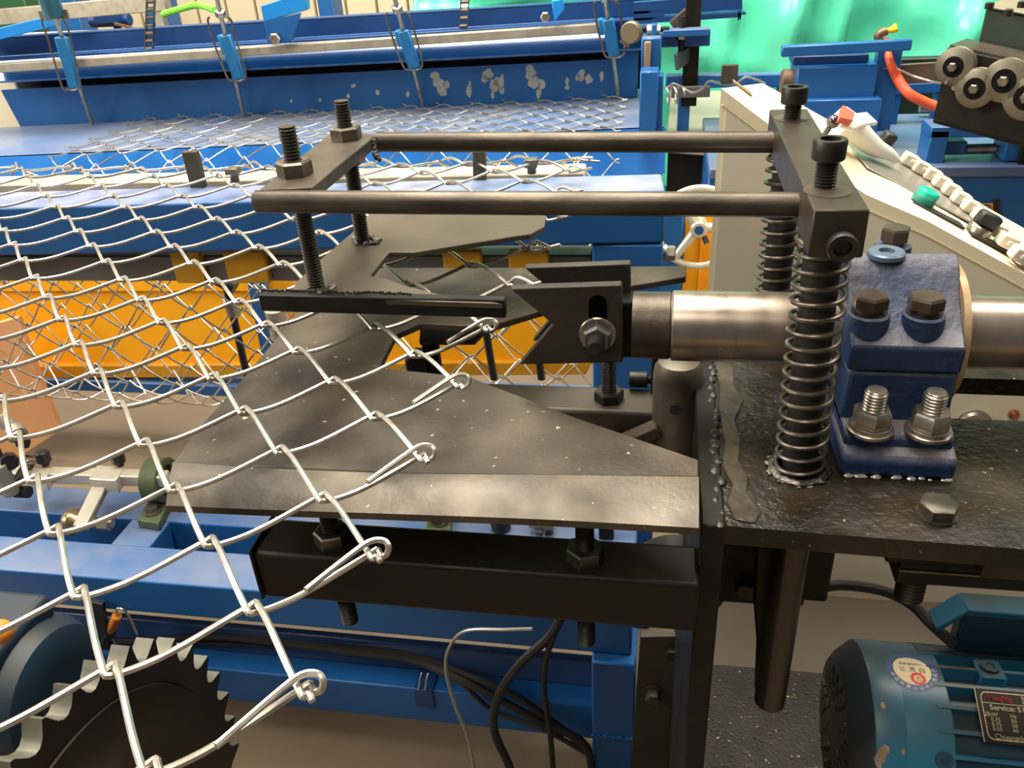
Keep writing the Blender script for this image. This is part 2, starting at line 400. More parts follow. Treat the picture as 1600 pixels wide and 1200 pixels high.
for k in range(44):
    wl.ball(lerp(b0,b1,(k+.5)/70)+V((0,rr.uniform(.003,.007),.0005)), rr.uniform(.0016,.003), 6, 5)
tag(wl.build('weld_bead', mat('dark_weld', (.07,.06,.05)), fr), kind='stuff')
# socket head screws in the clamp block
def socket_screw(x, y, z, zh, hh, r, par, axis=(0,0,1)):
    a = V(axis); p = V((x,y,z)); s1 = MB()
    s1.thread(p - a*.006, p + a*(zh+.001), r*.66, .0026, 14)
    s1.lathe(p + a*zh, a, [(0,r*.86),(.0012,r*.97),(hh-.0015,r),(hh,r*.93),(hh,r*.60),(hh*.35,r*.56)], 28)
    o = s1.build('socket_screw', DBOLT, par)
    MB().lathe(p + a*(zh+hh*.36), a, [(0,r*.54),(hh*.1,r*.54)], 6).build('socket', BLK, o)
YF, YR = -.0850, .158
XS = .0215
socket_screw(.0215, YF+.012, ZT, .022, .0165, .0132, fr)
socket_screw(.0235, YR+.002, ZT, .016, .0170, .0134, fr)
MB().lathe((.0225,YF+.002,ZT), (0,0,1), [(0,.0185),(.0004,.0185)], 32).build('plug', STEEL, fr)
MB().lathe((.0235,YR+.008,ZT), (0,0,1), [(0,.0175),(.0004,.0175)], 32).build('plug', STEEL, fr)
fs = at(1313,380,'y',-.1295)
socket_screw(fs.x, -.1295, fs.z, .003, .010, .0115, fr, (0,-1,0))

# ------------------------------------------------------------------ springs on their posts
def spring(x0, y0, x1, y1, turns, label):
    t = thing('spring_post', (x0,y0,ZB), label, 'spring')
    MB().cyl((x0,y0,ZB-.001),(x1,y1,ZT-.036), .0155, 24).build('guide_rod', mat('dark_rod', (.020,.017,.014), .45, .3, (.035,.03,.024), 30), t)
    MB().helix((x0,y0,ZB+.004),(x1,y1,ZT-.038), .0212, .0021, turns, 8, 24).build('coil', SPRM, t)
    b = MB()
    ring = [V((x0+math.cos(a)*q, y0+math.sin(a)*q, ZB+.001)) for a, q in [(2*PI*k/40, .0245+rr.uniform(-.0018,.0022)) for k in range(40)]]
    b.tube(ring, .0042, 7, closed=True)
    for k in range(60):
        a = rr.uniform(0,2*PI); q = rr.uniform(.022,.030)
        b.ball((x0+math.cos(a)*q, y0+math.sin(a)*q, ZB+rr.uniform(0,.0025)), rr.uniform(.0012,.0032), 6, 5, (1.4,1,.6))
    tag(b.build('weld_bead', WELD, t), kind='stuff')
spring(.0275, -.0985, .0245, YF, 17, 'long coil spring nearest the camera, welded to the bed beside the blue bearing')
spring(.0265, .150, .0240, YR, 17, 'farther coil spring, half hidden behind the bright shaft')

# ------------------------------------------------------------------ shaft with fishtail yoke
sh = thing('drive_shaft', (0.1,0,1.0), 'bright turned steel shaft with a dark fishtail yoke on its left end', 'shaft')
MB().lathe((-.093,0,1.0), (1,0,0), [(0,.0335),(.0015,.035),(.06,.035),(.0601,.0348),(1.0,.0348)], 64).build('shaft', SHAFTM, sh)
MB().lathe((-.131,0,1.0), (1,0,0), [(0,.0335),(.036,.0338),(.037,.0325),(.0385,.0325)], 56).build('shaft_end', mat('dark_turned_steel', (.05,.039,.028), .38, .5, (.10,.08,.06), 30, .35, .75, .2, 120, spk=(.4,.36,.3), sscale=110, slo=.80), sh)
MB().box((-.20,-.012,.968),(-.12,.012,1.030)).build('tongue', BLACKP, sh, bev=.002)
YK = mat('yoke_steel', (.024,.0195,.014), .48, .3, (.05,.041,.03), 14, .3, .7, .25, 140, rvar=.1)
yp = [(-.2461,1.0545),(-.1405,1.0600),(-.1385,.9780),(-.2415,.9720),(-.2060,1.0175)]
y1 = MB().prism([(x,-.0400,z) for x,z in yp], (0,.012,0)).build('yoke_plate', YK, sh, bev=.0015, seg=2)
y2 = MB().prism([(x+.006,.010,z+.001) for x,z in yp], (0,.012,0)).build('yoke_plate', YK, sh, bev=.0015, seg=2)
bt = at(934,522,'y',-.041)
MB().prism([(bt.x+.0085*math.cos(a), -.0405, bt.z+.020+(.012 if math.sin(a)>0 else -.012)+.0085*math.sin(a)) for a in [i*2*PI/24 for i in range(24)]], (0,-.0006,0)).build('slot', mat('slot_void', (.002,.002,.002), 1.0, spec=0.0), sh)
MB().lathe((bt.x,-.0400,bt.z), (0,-1,0), [(0,.0178),(.002,.0182),(.0035,.0172)], 32).build('washer', ZINC, sh)
MB().lathe((bt.x,-.0435,bt.z), (0,-1,0), [(0,.0150),(.010,.0150),(.0125,.0125)], 6, True, .5).build('hex_nut', mat('grey_nut', (.20,.19,.17), .4, .85, (.12,.11,.095), 60), sh)
MB().thread((bt.x,.03,bt.z),(bt.x,-.072,bt.z), .0080, .0026, 16).build('bolt', DBOLT, sh)

# ------------------------------------------------------------------ pillow block
pb = thing('pillow_block', (.111,0,ZB), 'blue cast iron pillow block bearing bolted around the bright shaft', 'bearing')
X0, X1 = .0615, .1600
foot = [(-.105,ZB),(-.107,ZB+.019),(-.103,ZB+.0235),(-.092,ZB+.027),(.092,ZB+.027),(.103,ZB+.0235),(.107,ZB+.019),(.105,ZB)]
MB().prism([(X0,y,z) for y,z in foot], (X1-X0,0,0)).build('foot', CAST, pb, bev=.005, seg=3)
padp = [(-.094,ZB+.022),(-.093,ZB+.036),(-.088,ZB+.040),(.088,ZB+.040),(.093,ZB+.036),(.094,ZB+.022)]
MB().prism([(X0+.003,y,z) for y,z in padp], (X1-X0-.006,0,0)).build('foot_pad', CAST, pb, bev=.003, seg=2)
hous = [(-.0690,ZB+.030),(-.0680,.9920),(.0680,.9920),(.0690,ZB+.030)]
MB().prism([(X0+.003,y,z) for y,z in hous], (X1-X0-.006,0,0)).build('housing', CAST, pb, bev=.004, seg=2)
capp = [(-.0700,.9935),(-.0715,1.0175),(-.0700,1.0195),(-.050,1.0350),(-.036,1.0460),(-.028,1.0535),(-.021,1.0625),(-.014,1.0700),(-.007,1.0750),(0,1.0775)]
capp = capp + [(-y,z) for y,z in capp[-2::-1]]
MB().prism([(X0+.001,y,z) for y,z in capp], (X1-X0-.004,0,0)).build('cap', CAST, pb, bev=.003, seg=3)
MB().lathe((X1-.004,0,1.0), (1,0,0), [(0,.066),(.006,.066),(.008,.060),(.008,.036)], 48).build('end_seal', mat('rusty_seal', (.45,.33,.20), .5, .3, (.30,.20,.10), 40), pb)
OILB = mat('greasy_bolt_head', (.075,.058,.042), .34, .6, (.12,.095,.07), 40, .35, .7)
for (px, py, yy) in ((1361,468,-.0485),(1448,468,-.0485),(1396,382,.046)):
    q = at(px, py, 'y', yy); x = q.x if px < 1465 else .122
    zc = 1.0485
    if yy < 0:
        MB().lathe((x,yy-.001,1.000), (0,0,1), [(0,.0182),(.034,.0180),(.0405,.0176),(.042,.0162)], 28).build('boss', CAST, pb)
        MB().lathe((x,yy,1.0418), (0,0,1), [(0,.0155),(.0016,.0155)], 20).build('washer', DBOLT, pb)
        MB().lathe((x,yy,1.0432), (0,0,1), [(0,.0125),(.005,.0125)], 16).lathe((x,yy,1.0475), (0,0,1), [(0,.0156),(.009,.0158),(.0112,.0140)], 6, True, .5).build('cap_bolt', OILB, pb)
    else:
        zz = q.z + .012
        MB().lathe((x,yy,1.03), (0,0,1), [(0,.0175),(zz-1.03-.012,.0165)], 24).build('boss', CAST, pb)
        MB().lathe((x,yy,zz-.012), (0,0,1), [(0,.0095),(.006,.0095)], 16).lathe((x,yy,zz-.007), (0,0,1), [(0,.0135),(.0105,.0138),(.0125,.0122)], 6, True, .2).build('cap_bolt', OILB, pb)
q = at(1384,398,'y',0.0)
MB().lathe((q.x,-.001,1.0755), (0,0,1), [(0,.0165),(.004,.0165),(.0055,.0148),(.0055,.007),(.002,.0065)], 32).build('oil_plug', mat('blue_grey_plug', (.10,.15,.22), .4, .5, (.15,.20,.27), 40), pb)
for (px, py) in ((1357,668),(1446,668)):
    q = at(px, py, 'z', ZB+.042); z = ZB+.0402; q.y = -.0885; q.x += .001
    a = MB().lathe((q.x,q.y,z), (0,0,1), [(0,.0200),(.003,.0200),(.0036,.0192)], 36).lathe((q.x,q.y,z+.0036), (0,0,1), [(0,.0182),(.0035,.0182)], 30).build('washer', ZINC, pb)
    MB().lathe((q.x,q.y,z+.007), (0,0,1), [(0,.0160),(.001,.0170),(.0135,.0170),(.016,.0150)], 6, True, .5 if px<1400 else .38).build('hex_nut', ZINC, pb)
    MB().thread((q.x,q.y,z+.006),(q.x,q.y,z+.041), .0100, .0030, 20, .0013).cyl((q.x,q.y,z+.040),(q.x,q.y,z+.0425), .0088, 20, ch=.0008).build('anchor_bolt', ZINC, pb)
sil = MB()
for k in range(17):
    sil.ball((X0+.004+(X1-X0-.008)*rr.random(), -.1055+rr.uniform(-.001,.001), ZB+.001), rr.uniform(.0008,.0030), 6, 4, (1.5,1,.8))
tag(sil.build('weld_spatter', mat('bright_spatter', (.42,.40,.37), .4, .5), bed), kind='stuff')

# ------------------------------------------------------------------ chain link mesh
FZ = .99
SX, SY = .0625, .0585
X_E, Y_E = -.2862, -.1086
# the run of the sheet seen from its side (y, z): over the plate, over the roller, down in a loop, up to the far table
run = smooth([(0,-.80,FZ),(0,-.30,FZ),(0,.20,FZ),(0,.50,FZ-.002),(0,.64,FZ-.004),(0,.715,.968),(0,.745,.90),(0,.77,.70),(0,.82,.44),(0,.90,.310),(0,.99,.33),(0,1.06,.50),(0,1.10,.70),(0,1.22,.74),(0,1.50,.56),(0,1.72,.58),(0,1.775,.68),(0,1.84,.730),(0,2.05,.731),(0,2.55,.731)], 10)
acc = [-.80]
for a, b in zip(run, run[1:]): acc.append(acc[-1] + (b-a).length)
def surf(u, v):
    i = 0
    lo_, hi_ = 0, len(acc)-2
    while lo_ < hi_:
        m_ = (lo_+hi_+1)//2
        if acc[m_] <= v: lo_ = m_
        else: hi_ = m_-1
    i = lo_
    t = (v-acc[i])/(acc[i+1]-acc[i])
    a, b = run[i], run[i+1]; p = a*(1-t)+b*t; d = (b-a).normalized()
    sx = .034*(min(max(v, -.8), .9)+.1)
    if v > 1.6: p = p + V((0, (u+1.1)*.113*min(1,(v-1.6)/.8), 0))
    w = .0035*math.sin(u*3.1+v*2.0)
    return V((u+sx, p.y, p.z)) + V((0,-d.z,d.y))*w, V((0,-d.z,d.y))
fence = thing('wire_mesh', (-.6,.1,FZ), 'galvanised chain link mesh lying over the dark plate and running back over the roller', 'wire mesh')
R_W = .0023
TS = (0, .06, .16, .32, .5, .68, .84, .94)
def zig(u0, u1, n0, vA, vB, up0, surf, n=8, hz=.0056, r=R_W, over=.0050):
    """one bent wire: starts at u0, n0 strands each SX wide, swinging between vA and vB"""
    pts = []
    ns = n0
    for s in range(ns):
        rising = (s % 2 == 0) == up0
        for k in range(n):
            t = TS[k] if n == 8 else k/n
            a = vA-over; b = vB+over
            e = .9*t + .1*(.5-.5*math.cos(PI*t))
            v = a + (b-a)*(e if rising else 1-e)
            u = u0 + SX*(s + t)
            sg = -1 if rising else 1
            h = sg*hz*math.sin(PI*t)**.7 if 0 < t < 1 else 0.0
            if 0 < t < 1 and rising: h *= 1.0 + .35*math.cos(PI*t)
            p, nn = surf(u, v); pts.append(p + nn*h)
    last_rise = ((ns-1) % 2 == 0) == up0
    p, nn = surf(u0+SX*ns, (vB+over) if last_rise else (vA-over)); pts.append(p)
    return pts
# rows of the flat sheet: wire k swings between row k and row k+1
def row_y(k): return Y_E + SY*k

k0 = -9
kmax = int((acc[-1]-Y_E)/SY) - 1
def px_of(p):
    d = p - CAM; z = d.dot(FW)
    return (800 + FPX*d.dot(RT)/z, z)
for k in range(k0, kmax):
    vA, vB = row_y(k), row_y(k+1)
    far_part = vA > .75
    ns = 4
    while ns < 34:
        p, _ = surf(X_E-SX*ns, vA); q = px_of(p)
        if q[1] > .1 and q[0] < -140: break
        if vA > 2.0 and ns >= 30 - int((acc[-1]-vA)*0): break
        ns += 1
    last_rise = (k % 2 != 0)
    up0 = (((ns-1) % 2) == 0) == last_rise
    pts = zig(X_E-SX*ns, None, ns, vA, vB, up0, surf, 8 if vA < .8 else 5)
    E_ = X_E; vE = vB if last_rise else vA
    def loc(du, dv, dz):
        p, n = surf(E_+du, vE+dv); return p + n*dz
    if vE < .06:
        if last_rise: ext = [(.004,.002,-.003),(.0080,.002,-.001),(.0090,.0045,.004),(.005,.0065,.007),(-.003,.003,.0085),(-.011,-.010,.0085),(-.029,-.047,.008)]
        else: ext = [(.003,-.0035,.001),(.0065,-.007,.000)]
    elif vA < .75:
        if last_rise: ext = [(.006,.007,.004),(.014,.004,.005),(.030,-.005,.001)]
        else: ext = [(.004,-.006,.001),(.010,-.006,-.003),(.040,.010,-.001)]
    else:
        ext = [(.008, .006 if last_rise else -.006, 0)]
    e3 = [loc(*e) for e in ext]
    pts = pts[:-1] + smooth([pts[-1]] + e3, 4) if len(e3) > 1 else pts + e3
    if vA < .75:
        pts = smooth(pts, 2)
    MB().tube(pts, R_W, 8 if vA < .8 else 5).build('wire', GALV, fence)
# ------------------------------------------------------------------ winding table behind the plate
mid = thing('winding_table', (-.8,.6,0), 'blue steel winding table with a thick top beam and a yellow back panel under it', 'machine')
MZ = .965
bl, br_, brb = at(-250,331,'z',MZ), at(1040,298,'z',MZ), at(1040,271,'z',MZ)
d_ = (br_-bl).normalized(); back = (brb-br_); back = back - d_*back.dot(d_)
MB().prism([bl, br_, br_+back, bl+back], (0,0,-.088)).build('top_beam', mat('dusty_beam_paint', (.010,.082,.265), .42, 0, (.013,.10,.30), 6, .3, .7, .04, 90, dust=(.24,.26,.36), dlo=.5), mid, bev=.004, seg=2)
pq = at(1040,420,'y',br_.y); p0 = at(925,420,'y',br_.y)
MB().box((p0.x, br_.y-.002, .0),(br_.x-.001, br_.y+.10, MZ-.09)).build('end_post', BLUE, mid, bev=.004, seg=2)
def onmid(px, py, dy):   # point on a vertical plane parallel to the beam's front, dy behind it
    return atp(px, py, br_ + V((0,dy,0)), V((-d_.y, d_.x, 0)))
q0, q1 = onmid(-250,400,.04), onmid(925,399,.04); 
q2 = onmid(925,440,.04); q3 = onmid(-250,440,.04)
MB().prism([q0,q1,V((q1.x,q1.y,q2.z)),V((q0.x,q0.y,q3.z))], (0,.05,0)).build('rail', GREYP, mid, bev=.003)
for (xa, xb, yb) in ((262,310,443),(345,412,443),(690,752,438),(793,857,436)):
    a = onmid(xa,392,.025); b = onmid(xb,392,.025); c = onmid(xb,yb,.025)
    MB().prism([V((a.x,a.y,a.z)),b,V((b.x,b.y,c.z)),V((a.x,a.y,c.z))], (0,.014,0)).build('yellow_block', YELD, mid, bev=.003)
    
# yellow panel and sill
YP = 1.17
def yb(pts, y, ext, name, m, par, bev=.003):
    return MB().prism([at(px,py,'y',y) for px,py in pts], ext).build(name, m, par, bev=bev)
yb([(-260,425),(985,425),(985,560),(900,574),(-260,574)], YP, (0,.03,0), 'back_panel', YEL, mid)
yb([(-260,425),(985,425),(985,456),(-260,456)], YP-.012, (0,.012,0), 'panel_lip', YEL, mid)
yb([(40,572),(925,566),(915,586),(50,592)], YP-.02, (0,.03,0), 'panel_foot', YELD, mid)
s0, s1 = at(80,588,'y',YP-.01), at(985,575,'y',YP-.01)
zs_ = at(200,614,'y',YP-.03).z
MB().box((s0.x-.6,YP-.03,zs_),(s1.x,YP+.05,s0.z)).build('sill', BLUED, mid, bev=.003)
MB().box((s0.x-.5,YP-.02,0),(s0.x-.4,YP+.04,zs_)).box((s1.x-.1,YP-.02,0),(s1.x,YP+.04,zs_)).build('sill_foot', BLUE, mid)
yb([(383,430),(412,430),(440,585),(414,585)], YP-.05, (0,.02,0), 'upright', BLUE, mid)
# dark tie rods hanging from the rail
for (pa, pb_, y, r) in (((352,440),(388,596),.80,.0085),((757,505),(772,592),.80,.0085),((842,560),(846,592),.80,.0085),((905,470),(912,508),.8,.011)):
    MB().cyl(at(*pa,'y',y), at(*pb_,'y',y), r, 12).build('tie_rod', BLK if pa[0] != 905 else GREYP, mid)
a = at(359,470,'y',.80); MB().cyl(a, a+V((.004,0,-.035)), .016, 18, ch=.002).build('rod_collar', GALVB, mid)
a = at(350,441,'y',.79); MB().cyl(a+V((-.012,0,.01)), a+V((.024,0,-.012)), .017, 14).build('rod_nut', BLK, mid)
a = at(428,482,'y',.95); b = at(440,530,'y',.95)
MB().cyl(a, b, .024, 20, ch=.003).cyl(b, b+(b-a)*.3, .015, 16).build('air_cylinder', GALVB, mid)
# small bracket with leg seen through the fork of the plate
kb = thing('rail_bracket', at(690,560,'y',.22), 'small black bracket with a leg, seen through the cut of the spreader plate', 'bracket')
kz = .90
MB().prism([at(*p,'z',kz) for p in ((657,505),(763,512),(742,533),(655,533))], (0,0,-.006)).build('shelf', STEEL, kb, bev=.001)
a = at(672,533,'z',kz-.003); MB().bar(a, V((a.x+.004,a.y,.70)), .02, .012, (0,1,0)).build('leg', BLACKP, kb, bev=.001)
a = at(655,575,'y',a.y+.0); MB().lathe(a+V((0,.02,0)), (0,-1,0), [(0,.021),(.016,.021),(.018,.018)], 8, True, .4).build('knob', BLK, kb)

# white square bar behind the beam
wb0, wb1 = at(-250,287,'z',.958), at(915,262,'z',.958)
wd = (wb1-wb0).normalized(); ws = V((-wd.y,wd.x,0))
wbar = MB().prism([wb0-ws*.030, wb1-ws*.030, wb1+ws*.030, wb0+ws*.030], (0,0,-.06)).build('guide_bar', mat('whitewashed_bar', (.54,.46,.34), .5, 0, (.38,.31,.22), 11, .35, .75, .1, 60), bev=.003)
tag(wbar, 'long pale square bar lying behind the blue top beam', 'bar')
for (pa, pb_, w, lab) in (((297,236),(311,292),.028,'flat black steel upright standing behind the blue beam, left of the guide frame'),((749,236),(750,280),.022,'flat black steel upright standing behind the blue beam, between the two rails')):
    b = onmid(*pb_, .035); a = onmid(*pa, .035)
    b = V((b.x,b.y,MZ-.002)); dq = ray(*pb_)
    b = at(*pb_,'z',MZ); a = at(*pa,'y',b.y)
    tag(MB().bar(b, a, w, .012, (0,1,0)).build('upright_bar', STEEL, bev=.001), lab, 'bar')
for (px, py, lab) in ((368,284,'small square-headed bolt on the blue beam, left of the guide frame'),(831,271,'small square-headed bolt on the blue beam, under the rear rail')):
    b = at(px,py,'z',MZ)
    tag(MB().cyl(b, b+V((0,0,.022)), .008, 10).box((b.x-.011,b.y-.011,b.z+.012),(b.x+.011,b.y+.011,b.z+.026)).build('set_bolt', NUTM, bev=.001), lab, 'bolt')

# peach board leaning at the far left
pc = mat('peach_board', (.58,.28,.115), .6, 0, (.64,.33,.15), 5)
c0 = at(28,716,'z',0.0)
tag(MB().prism([at(px,py,'y',c0.y+.0) for px,py in ((-60,520),(26,497),(60,590),(92,672),(100,668),(28,716),(10,716),(-60,640))], (0,.02,0)).build('plywood_board', pc, bev=.001), 'peach coloured board leaning upright at the left edge of the frame', 'board')

# ------------------------------------------------------------------ far weaving machine
TZF = .72
A = at(40,197,'z',TZF); B = at(992,152,'z',TZF)
ex = V((B.x-A.x, B.y-A.y, 0)).normalized(); ey = V((-ex.y, ex.x, 0)); ez = V((0,0,1))
def fp(px, py, off=0.0): return atp(px, py, A + ey*off, ey)
def fz(px, py, z=TZF): return at(px, py, 'z', z)
fm = thing('weaving_machine', A*.5+B*.5+V((0,0,-TZF)), 'large blue weaving machine across the background with a chipped back panel and a galvanised bar', 'machine')
Af = fz(0,246); 
depth = -(Af-A).dot(ey)
Bx = B + ex*.06
Ax = A - ex*.02
MB().prism([Ax, Bx, Bx-ey*depth, Ax-ey*depth-ex*.35, Ax-ex*.2], (0,0,-.012)).build('table_top', mat('dusty_blue_table', (.09,.15,.30), .40, 0, (.20,.215,.25), 3, .35, .7, .03, 60, rvar=.1), fm, bev=.003)
f0, f1 = Ax-ey*depth-ex*.35, Bx-ey*depth
MB().prism([f0, f1, f1-V((0,0,.14))-ey*.03, f0-V((0,0,.14))-ey*.03], ey*.02).build('table_apron', mat('bright_blue_paint', (.012,.15,.56), .3, 0, (.03,.2,.6), 4, .3, .7), fm)
zd = V((0,0,-.0125))
MB().prism([f0+ey*.05+zd, f1+ey*.05+zd, f1+ey*.3+zd, f0+ey*.3+zd], (0,0,-.68)).build('table_base', BLUEN, fm)
# back panel with chipped paint
p_tl, p_tr = fp(20,146), fp(996,84)
hz_ = (p_tl.z+p_tr.z)/2
panel = MB().prism([Ax+V((0,0,-.01)), V((B.x,B.y,TZF-.01)), V((B.x,B.y,hz_)), V((Ax.x,Ax.y,hz_))-ex*.03], ey*.012).build('back_panel', BLUED, fm)
chips = [(685,129,10,8),(693,142,6,9),(680,118,8,6),(698,132,4,6),(762,116,8,9),(772,133,9,10),(757,124,6,6),(778,128,7,8),(770,148,3,7),(829,113,8,12),(835,128,10,11),(846,131,6,9),(842,145,4,8),(784,128,3,13),(784,141,4,6),(733,143,4,10),(734,132,2,6),(686,140,3,7),(908,117,6,9),(903,122,5,5),(920,124,6,8),(886,128,3,7),(886,137,4,4),(940,119,3,8),(637,147,3,4),(590,144,3,4),(544,150,3,4),(500,156,2,3),(985,122,3,3),(455,158,2,3),(552,134,4,3)]
cm = MB(); rc = random.Random(11)
for (px, py, rx, ry) in chips:
    n = 12; pts = []
    for i in range(n):
        a = 2*PI*i/n; k = rc.uniform(.75,1.2)
        pts.append(fp(px+math.cos(a)*rx*k, py+math.sin(a)*ry*k, -.0008))
    cm.prism(pts, ey*.0008)
tag(cm.build('paint_chips', mat('bare_primer', (.40,.38,.33), .6, 0, (.30,.30,.28), 20), fm), kind='stuff')
# recess and hood above the panel
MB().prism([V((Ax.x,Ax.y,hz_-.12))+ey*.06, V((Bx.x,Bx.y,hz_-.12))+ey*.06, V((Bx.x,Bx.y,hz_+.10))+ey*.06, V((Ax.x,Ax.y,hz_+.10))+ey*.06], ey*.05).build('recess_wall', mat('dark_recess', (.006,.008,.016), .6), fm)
h1, h2 = fp(30,131,-.03), fp(996,69,-.03); hh = (h1.z+h2.z)/2
hoodp = [V((Ax.x,Ax.y,hh))-ey*.03-ex*.02, V((Bx.x,Bx.y,hh))-ey*.03, V((Bx.x,Bx.y,hh+.115))+ey*.10, V((Ax.x,Ax.y,hh+.115))+ey*.10-ex*.02]
HOOD = mat('glossy_blue_hood', (.012,.11,.38), .10, 0.15, (.014,.13,.42), 3, .3, .7, coat=1.0, spec=.7)
MB().prism(hoodp, V((0,.004,-.008))).build('hood', HOOD, fm)
MB().prism([V((Ax.x,Ax.y,hh+.11))+ey*.10, V((Bx.x,Bx.y,hh+.11))+ey*.10, V((Bx.x,Bx.y,hh+.11))+ey*.30, V((Ax.x,Ax.y,hh+.11))+ey*.30], V((0,0,-.02))).build('hood_shelf', BLUEN, fm)
# end post on the right
e0 = fp(960,95,-.01); e1 = fp(1000,95,-.01)
MB().prism([fp(955,10,-.012), fp(1000,8,-.012), fp(996,152,-.012), fp(968,155,-.012)], ey*.06).build('end_post', BLUE, fm, bev=.003)
# galvanised bar in front of the panel
gb0, gb1 = fp(-60,110,-.16), fp(958,42,-.16); gz = (gb0.z+gb1.z)/2
gb0.z = gz = gb0.z; 
gb1 = fp(958,42,-.16)
MB().bar(gb0, gb1, .036, .030).build('galvanised_bar', GALVB, fm, bev=.003)
# long angle beam above
ab0, ab1 = fp(90,62,-.05), fp(1160,8,-.05)
g1 = MB().prism([fp(-60,62,-.05), fp(1160,-12,-.05), fp(1160,15,-.05), fp(-60,92,-.05)], ey*.010)
g1.prism([fp(-60,92,-.05), fp(1160,15,-.05), fp(1160,15,-.05)-ey*.07, fp(-60,92,-.05)-ey*.07], V((0,0,-.008)))
g1.prism([fp(-60,62,-.05), fp(1160,-12,-.05), fp(1160,-12,-.05)+ey*.06, fp(-60,62,-.05)+ey*.06], V((0,0,-.008)))
g1.build('angle_beam', BLUEN, fm, bev=.002)
BLIT = mat('light_blue_paint', (.012,.21,.62), .35, 0, (.015,.24,.66), 5)
MB().prism([fp(-60,58,-.17), fp(72,26,-.17), fp(76,44,-.17), fp(-60,76,-.17)], ey*.09).build('arm_plate', BLIT, fm, bev=.002)
MB().prism([fp(407,10,-.20), fp(477,-14,-.20), fp(479,16,-.20), fp(412,34,-.20)], ey*.05).build('arm_plate', BLIT, fm, bev=.002)
ap = MB().prism([fp(412,33,-.20), fp(470,20,-.20), fp(458,62,-.20), fp(446,68,-.20), fp(418,68,-.20)], ey*.012).build('arm_plate', BLUE, fm, bev=.002)
q = fp(431,60,-.205); MB().lathe(q, -ey, [(0,.020),(.014,.020),(.018,.015)], 6).build('hex_bolt', ZINC, fm)
MB().prism([fp(862,2,-.20), fp(880,-2,-.20), fp(882,14,-.20), fp(866,35,-.20)], ey*.05).build('arm_plate', BLIT, fm, bev=.002)
q = fp(852,26,-.15); MB().lathe(q, -ey, [(0,.017),(.014,.017),(.018,.013)], 6).build('hex_bolt', ZINC, fm)
# hangers: blue clamp, steel rod, wire loop
HB = mat('teal_blue_clamp', (.008,.12,.31), .42, 0, (.012,.15,.36), 20)
hang = [((97,58),(118,138),(145,196),(98,20)),((352,55),(374,124),(381,182),(345,0)),((630,48),(648,107),(661,165),(633,0)),((950,30),(960,88),(966,152),(953,-6))]
names = ['leftmost of the four hangers on the galvanised bar, beside the pale cabinet','second hanger from the left on the galvanised bar, with two white nuts','third hanger from the left on the galvanised bar, right of the threaded studs','rightmost hanger on the galvanised bar, next to the end post']
for (ta, tb, rb, lt), lab in zip(hang, names):
    o_ = -.20
    A0, B0 = fp(*ta,o_), fp(*tb,o_)
    hgr = thing('rod_hanger', A0, lab, 'hanger', 'hangers on the galvanised bar')
    MB().bar(A0, B0, .040, .028, ey).build('clamp', HB, hgr, bev=.004)
    MB().bar(A0+V((0,.03,0))-ex*.028, A0+V((0,.03,0))-ex*.028+(B0-A0)*.42, .02, .05, ey).build('clamp_cheek', HB, hgr, bev=.003)
    R1 = fp(*rb, -.012-.02)
    t_ = (A0-R1).normalized()
    MB().cyl(R1, A0 + t_*.32, .0075, 10).build('rod', ZINC, hgr)
    lp = [A0+t_*.075-ex*.032, A0+t_*.06-ex*.040, A0-ex*.040, B0-ex*.034-t_*-.02, B0-ex*.016, B0+ex*.016, B0+ex*.036+t_*.03, A0+ex*.042, A0+t_*.06+ex*.040, A0+t_*.075+ex*.02]
    MB().tube([p - ey*.022 for p in smooth(lp, 4)], .0035, 7).build('wire_loop', NUTM, hgr)
    MB().lathe(A0+t_*.075, t_, [(0,.018),(.02,.018),(.022,.014)], 6).build('hex_nut', ZINC, hgr)
    if lt[0] == 98:
        MB().cyl(A0+t_*.09, A0+t_*.32, .034, 20, ch=.004).build('air_cylinder', mat('teal_cylinder', (.03,.16,.22), .35, .2, (.05,.2,.26), 20), hgr)
        MB().bar(A0+t_*.085-ex*.05, A0+t_*.085+ex*.05, .03, .012, ey).build('cross_bar', ZINC, hgr)
# chains
for (x0, y0, x1, y1, lab) in ((236,-8,233,78,'dark roller chain hanging behind the galvanised bar, between the first two hangers'),(727,-8,724,43,'dark roller chain hanging behind the galvanised bar, between the last two hangers')):
    a, b = fp(x0,y0,-.10), fp(x1,y1,-.10); ch = thing('roller_chain', b, lab, 'chain')
    n = int((a-b).length/.026); lk = MB(); ln = (a-b)/n
    proto = None
    for i in range(n):
        c = b + ln*(i+.5)
        m_ = MB().cyl(c-ex*.013-ln*.3, c+ex*.013-ln*.3, .0072, 8).bar(c-ln*.5-ex*.014, c+ln*.5-ex*.014, .003, .014, ey).bar(c-ln*.5+ex*.014, c+ln*.5+ex*.014, .003, .014, ey)
        m_.build('chain_link', NUTM, ch)

# ------------------------------------------------------------------ hall walls
WY = 5.2
cw = mat('cream_wall_sheet', (.62,.54,.37), .6, 0, (.56,.48,.33), 2)
w_ = thing('wall_back', (0,WY,0), kind='structure')
for i in range(36):
    x = -8.0 + i*.22
    MB().box((x,WY,0),(x+.205,WY+.05,3.2)).build('wall_panel', cw, w_, bev=.004)
MB().box((-8.2,WY+.05,0),(8.5,WY+.10,3.2)).build('wall_sheet', cw, w_)
# pale cabinet at the left of the far machine
cb = [fp(-60,118,.0), fp(14,112,.0), fp(40,200,.0), fp(20,214,.0), fp(-60,260,.0)]
q = at(-60,118,'y',2.6)
cab = MB().box((-3.7,2.27,0),(-2.60,2.9,.985)).build('cabinet', CREAM, bev=.01)
tag(cab, 'plain cream cabinet at the left end of the far blue machine', 'cabinet')
